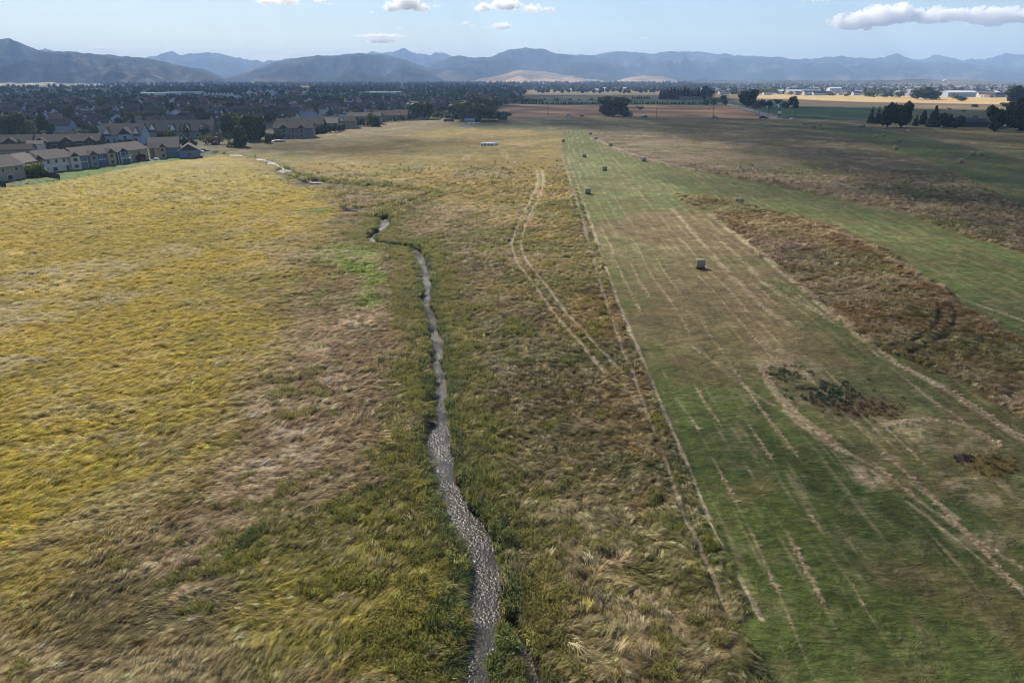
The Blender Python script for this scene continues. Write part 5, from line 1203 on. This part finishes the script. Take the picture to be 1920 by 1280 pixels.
def car(px, py, rz, colr, label, z=.28, scale=1.0, cat='car', name='parked_car'):
    x, y = G(px, py); t = emptyt(name, (x, y, z), rz, label, cat, 'cars by the road'); t.scale = (scale,)*3
    m = flat('paint_%d' % int(sum(c*100 for c in colr)), colr, .3, .03, spec=.6)
    MB().prism([(-2.2, .35), (2.2, .35), (2.25, .75), (2.0, .95), (1.1, 1.0), (-2.1, 1.02), (-2.25, .8)], -.88, .88).build('body', m, t)
    MB().prism([(-1.9, 1.02), (1.05, 1.0), (.35, 1.48), (-1.2, 1.50)], -.78, .78).build('cabin', flat('car_glass', (.03, .035, .045), .1, .1, spec=.8), t)
    MB().prism([(.36, 1.485), (-1.2, 1.505), (-1.2, 1.53), (.3, 1.52)], -.74, .74).build('roof', m, t)
    for wx in (-1.4, 1.4):
        for wy in (-.9, .9): MB().tube((wx, wy-.1, .33), (wx, wy+.1, .33), .33, .33, 12).build('wheel', flat('tyre', (.02, .02, .02)), t)
    return t
car(1066.5, 219.5, .02, (.6, .62, .65), 'white car on the main road in front of the red stubble', scale=1.5)
car(1208, 221.5, 3.1, (.03, .04, .06), 'dark car on the main road right of the lone willow', scale=1.3)
car(1340, 222.5, .03, (.45, .5, .55), 'light car on the main road beside the power pole', scale=1.3)
car(1430.5, 223.5, .05, (.03, .035, .04), 'dark truck turning near the mouth of the side road', scale=1.6)
car(1417.5, 208.8, 2.6, (.6, .6, .6), 'small white car driving down the side road', scale=1.2)
car(1389.5, 202.0, 2.6, (.5, .5, .5), 'tiny pale car near the far end of the side road', scale=1.3)
car(1487, 225.5, .05, (.7, .7, .7), 'white car at the foot of the right-hand pole', scale=1.1)
car(383, 285, .2, (.03, .03, .04), 'dark car parked by the round dark tree', z=0, scale=1.1)
car(373, 287, .2, (.6, .62, .62), 'white car beside the dark one by the round dark tree', z=0)
def boat(px, py, L_, rz, label, z=.5):
    x, y = G(px, py); t = emptyt('trailer_boat', (x, y, 0), rz, label, 'boat', None); V = []
    for (u, wd, zz) in ((-.5, .16, .9), (-.2, .2, .85), (.2, .19, .9), (.42, .10, 1.0), (.5, .01, 1.1)):
        V += [(u*L_, -wd*L_, zz), (u*L_, -wd*L_*.55, .35), (u*L_, wd*L_*.55, .35), (u*L_, wd*L_, zz)]
    Q = [(4*j+i, 4*j+i+1, 4*j+i+5, 4*j+i+4) for j in range(4) for i in range(3)]+[(0, 1, 2, 3)]
    mesh_np('hull', V, Q, WRAP, smooth=False, parent=t)
    MB().prism([(-.46*L_, .88), (.38*L_, .95), (.1*L_, 1.3), (-.3*L_, 1.25)], -.17*L_, .17*L_).build('cover', TRIM, t)
    for wy in (-.16*L_, .16*L_): MB().tube((-.1*L_, wy-.1, .3), (-.1*L_, wy+.1, .3), .3, .3, 10).build('wheel', flat('tyre', (.02, .02, .02)), t)
    return t
boat(523, 267, 7.5, .5, 'white covered boat on its trailer beside the stone-fronted house'); boat(529, 261.5, 5, .3, 'smaller white boat just behind the covered one')
boat(293.5, 302.2, 2.6, .3, 'small white covered trailer on the lawn below the slate-blue house')
POLE = flat('weathered_pole', (.10, .075, .055), .9, .2)
def pole(px, py, h_, label, arms=1):
    x, y = G(px, py); t = emptyt('utility_pole', (x, y, 0), 0, label, 'utility pole', 'poles along the roads')
    MB().tube((0, 0, -.3), (0, 0, h_), .22, .15, 8).build('pole', POLE, t)
    for k in range(arms):
        a = MB().box(-1.4, 1.4, -.08, .08, h_-.7-1.1*k, h_-.5-1.1*k).build('crossarm', POLE, t)
        for q_ in (-1.2, 0, 1.2): MB().tube((q_, 0, h_-.5-1.1*k), (q_, 0, h_-.22-1.1*k), .07, .05, 6).build('insulator', TRIM, a)
pole(1027, 218.5, 9, 'single pole in front of the red stubble, left of the willow'); pole(1230.5, 222, 9.5, 'thin pole in the right-hand stubble near the dark car'); pole(1336.5, 223, 10.5, 'tall pole with wide crossarm beside the light car', 2)
pole(1423.5, 214.5, 8, 'pole left of the side road, farther one'); pole(1439.5, 219.5, 8.5, 'pole left of the side road, nearer one'); pole(1487, 225, 10, 'pole in the green field right of the feed bin')
# feed bin on legs
x, y = G(1460.5, 222.5); t = emptyt('feed_bin', (x, y, 0), 0, 'white-topped feed bin on reddish legs at the road junction', 'feed bin')
m = MB().tube((0, 0, 4.2), (0, 0, 5.2), 1.3, 1.7, 12).tube((0, 0, 5.2), (0, 0, 5.9), 1.7, .5, 12).build('tank', TRIM, t); MB().tube((0, 0, 2.2), (0, 0, 4.2), .35, 1.3, 12).build('hopper', flat('rusty_steel', (.25, .14, .11)), t)
for a in range(4): c1, s1 = math.cos(a*1.57+.78), math.sin(a*1.57+.78); MB().tube((c1*1.3, s1*1.3, -.1), (c1*1.25, s1*1.25, 4.4), .12, .12, 5).build('leg', flat('rusty_steel', (.25, .14, .11)), t)
# water tower
x, y = G(1768.5, 166.6); H_ = 16.0*(y*_c+CAMH*_s)/F; t = emptyt('water_tower', (x, y, 0), 0, 'white bulb-topped water tower rising over the far town', 'water tower')
m = MB().tube((0, 0, -.5), (0, 0, H_*.18), H_*.10, H_*.055, 14).tube((0, 0, H_*.18), (0, 0, H_*.62), H_*.055, H_*.06, 14).build('stem', TRIM, t, True)
V, Q = [], []; kk = 20; prof = [(H_*.60, .06), (H_*.68, .13), (H_*.76, .20), (H_*.84, .235), (H_*.92, .20), (H_*.98, .11), (H_*1.0, .01)]
for z, s in prof:
    for i in range(kk): a = 2*math.pi*i/kk; V.append((s*H_*math.cos(a), s*H_*math.sin(a), z))
for j in range(len(prof)-1):
    for i in range(kk): Q.append((j*kk+i, j*kk+(i+1) % kk, (j+1)*kk+(i+1) % kk, (j+1)*kk+i))
mesh_np('tank', V, Q, TRIM, parent=t)
# farm sheds and barns
def shed(label, px, py, w_, d_, hw, hr, wall, roof, rz=0., doors=(), name='shed', cat='shed', wins=()):
    x, y = G(px, py); return house(label, (x, y+d_/2, 0), rz, w_, d_, hw, hr, wall, roof, name=name, cat=cat, doors=doors, wins=wins)
MET = flat('pale_metal_roof', (.62, .66, .70), .4, .08); WD = flat('grey_boards', (.16, .14, .12), .9, .2)
shed('open grey shed under the spruce left of the silvery willow', 856, 224, 10, 6, 3.2, 1.0, WD, RG, .03, doors=[(-2.5, 1.1, 1.8, 2.2), (2.5, 1.1, 1.8, 2.2)])
shed('small slate-blue covered shed at the foot of the silvery willow', 880.5, 230, 7.5, 4, 1.6, 1.4, RNB, RNB, .05)
shed('shaded dark barn with long low roof on the right', 1818, 238, 26, 12, 3.2, 2.2, BRN, RG, -.15, name='barn', cat='barn')
shed('pale blue-grey low shed beside the egg-shaped tree', 1877, 243, 7, 5, 2.4, .8, LBL, MET, -.1)
shed('long pale metal barn below the far town on the right', 1826, 182, 105, 30, 9, 3, LBL, MET, -.05, name='barn', cat='barn')
shed('dark red barn at the right end of the long pale metal one', 1848, 182, 36, 22, 9, 4, flat('barn_red', (.12, .03, .03)), RG, -.05, name='barn', cat='barn')
shed('long white shed in the far town behind the golden field, left one', 1497, 176.5, 110, 20, 7, 3, TRIM, MET, 0, name='long_shed')
shed('white shed right of the long one behind the golden field', 1521, 176.5, 50, 20, 7, 3, TRIM, MET, 0, name='long_shed')
shed('white block building in the far town, right of the sheds', 1566, 176.5, 30, 20, 14, 2, TRIM, MET, 0, name='block_building', cat='building')
for k, (px, py, w_, lab) in enumerate(((1078,172,36,'low white farm building, leftmost of the farm in the tan field'),(1098,170,22,'white farmhouse with peaked roof, second in the far farm'),(1108,170,20,'white house in the middle of the far farm'),(1119,170,24,'pale house right of the middle of the far farm'),(1125,172.5,28,'low white shed in front of the far farm houses'),(1141,168.5,62,'long white shed behind the far farm'),(1168,168,40,'white domed hall at the right end of the far farm'),(1056,172,14,'tiny white hut left of the far farm'))):
    shed(lab, px, py, w_, 14, 5, 4 if w_ < 30 else 3, WHI, TRIM if w_ > 27 else RG, R_d(0 if w_ > 27 else 60), name='farm_building', cat='farm building')
shed('dark-roofed farm building half hidden at the corner of the green field', 1296, 187.5, 40, 10, 3, 2, PINK, RG, .02, name='farm_building', cat='farm building')
# things lying about at the far end of the field
x, y = G(842, 228.5); t = emptyt('tank_trailer', (x, y, 0), .05, 'reddish tank trailer with a white end near the grey shed', 'tank trailer')
MB().tube((-4.2, 0, 1.5), (4.2, 0, 1.5), 1.1, 1.1, 14).build('tank', flat('rust_red', (.18, .10, .09)), t, True); MB().tube((-4.8, 0, 1.5), (-4.19, 0, 1.5), .9, 1.15, 14).build('end_cap', TRIM, t, True)
for wx in (-3, 3): MB().tube((wx, -1.0, .45), (wx, 1.0, .45), .45, .45, 10).build('wheel', flat('tyre', (.02, .02, .02)), t)
def lowthing(px, py, L_, W_, h_, rz, mat, label, cat, nm, bumps=3):
    x, y = G(px, py); t = emptyt(nm, (x, y, 0), rz, label, cat); r_ = random.Random(int(px*7))
    MB().prism([(-L_/2, .3), (L_/2, .3), (L_/2*.96, h_), (-L_/2*.9, h_*.9)], -W_/2, W_/2).build('deck', mat, t)
    for k in range(bumps):
        u = -L_/2+L_*(k+.5)/bumps; MB().prism([(u-L_/bumps*.38, h_*.95), (u+L_/bumps*.38, h_*.95), (u+L_/bumps*.2, h_*(1.3+r_.random()*.5)), (u-L_/bumps*.25, h_*(1.4+r_.random()*.3))], -W_/2*.8, W_/2*.8).build('load', mat, t)
    for wx in (-L_*.3, L_*.3): MB().tube((wx, -W_/2, .3), (wx, W_/2, .3), .3, .3, 8).build('wheel', flat('tyre', (.02, .02, .02)), t)
lowthing(889, 232.6, 10, 2.2, .8, .1, WRAP, 'long low white trailer in front of the silvery willow', 'trailer', 'low_trailer')
lowthing(875.5, 241.5, 9, .8, .55, .02, WRAP, 'nearer of two long pale pipes lying in the field end', 'pipe', 'irrigation_pipe', 1)
lowthing(871, 238.8, 5, .7, .5, .02, WRAP, 'farther and shorter of two pale pipes lying in the field end', 'pipe', 'irrigation_pipe', 1)
lowthing(797, 222.5, 8, 3, 1.0, .3, WRAP, 'heap of white sheeting and boards below the broad dark tree', 'scrap heap', 'sheeting_heap', 3)
lowthing(787, 224.3, 10, 2.4, .9, .2, flat('grey_scrap', (.28, .29, .32)), 'grey pile of boards left of the white sheeting', 'scrap heap', 'board_pile', 4)
lowthing(778, 226.5, 11, 2.0, .7, .1, WD, 'brownish rubble strip below the grey board pile', 'scrap heap', 'rubble_pile', 4)
lowthing(669, 238.8, 10, .8, .9, .15, TRIM, 'row of small white blocks in front of the narrow junipers', 'block row', 'block_row', 5)
lowthing(690, 238.8, 6, 1.6, .7, .15, TAU, 'pale low wall at the foot of the yellow-green poplar', 'low wall', 'garden_wall', 2)
x, y = G(1702.3, 246.5); t = emptyt('water_trough', (x, y, 0), 0, 'small round white trough beside the dirt track on the right', 'trough'); MB().tube((0, 0, 0), (0, 0, .9), .9, .95, 12).build('tub', TRIM, t); MB().tube((0, 0, .9), (0, 0, .95), .97, .97, 12).build('rim', TRIM, t)
# fences at the lower left
FN = flat('dark_fence', (.035, .028, .024), .9, .2)
def fence(a, b, h_, label):
    a = np.array(G(*a)); b = np.array(G(*b)); L_ = np.hypot(*(b-a)); t = emptyt('board_fence', (a[0], a[1], 0), math.atan2(b[1]-a[1], b[0]-a[0]), label, 'fence', 'dark fences by the terrace')
    n = int(L_/2.4)+1; pm = bm_ = None
    for i in range(n+1):
        u = L_*i/n
        if pm is None: pm = MB().box(-.07, .07, -.07, .07, -.3, h_+.12).build('post', FN, t); o = pm
        else: o = bpy.data.objects.new('post', pm.data); C.objects.link(o); o.parent = t
        o.location = (u, 0, 0)
    k = int(L_/.55)
    for i in range(k):
        if bm_ is None: bm_ = MB().box(-.255, .255, -.03, .02, .05, h_).build('board', FN, t); o = bm_
        else: o = bpy.data.objects.new('board', bm_.data); C.objects.link(o); o.parent = t
        o.location = ((i+.5)*L_/k, -.05*(i % 2), 0)
fence((-30,346),(12,352),2.0,'dark board fence at the left picture edge, in front of the beige townhouse'); fence((76,331),(113,337),1.9,'dark board fence between lawn and field, right of the bright green tree'); fence((113,337),(110,327),1.9,'short fence return beside the white townhouse lawn')
STN = flat('stone_edging', (.20, .18, .17), .9, .3)
a = np.array(G(12, 352)); b = np.array(G(112, 338)); L_ = np.hypot(*(b-a)); t = emptyt('stone_edging', (a[0], a[1], 0), math.atan2(b[1]-a[1], b[0]-a[0]), 'low grey stone edging between the fenced lawn and the yellow field', 'low wall')
sm_ = [MB().box(-.36, .36, -.3, .3, -.1, .35+.06*k).build('stone', STN, t) for k in range(3)]
for i in range(int(L_/.8)):
    o = sm_[i] if i < 3 else bpy.data.objects.new('stone', sm_[i % 3].data)
    if i >= 3: C.objects.link(o); o.parent = t
    o.location = (.4+.8*i, random.uniform(-.08, .08), random.uniform(-.05, .05)); o.rotation_euler = (0, 0, random.uniform(-.15, .15))
print('t all', _time.time()-_T0, 'objects', len(bpy.data.objects))
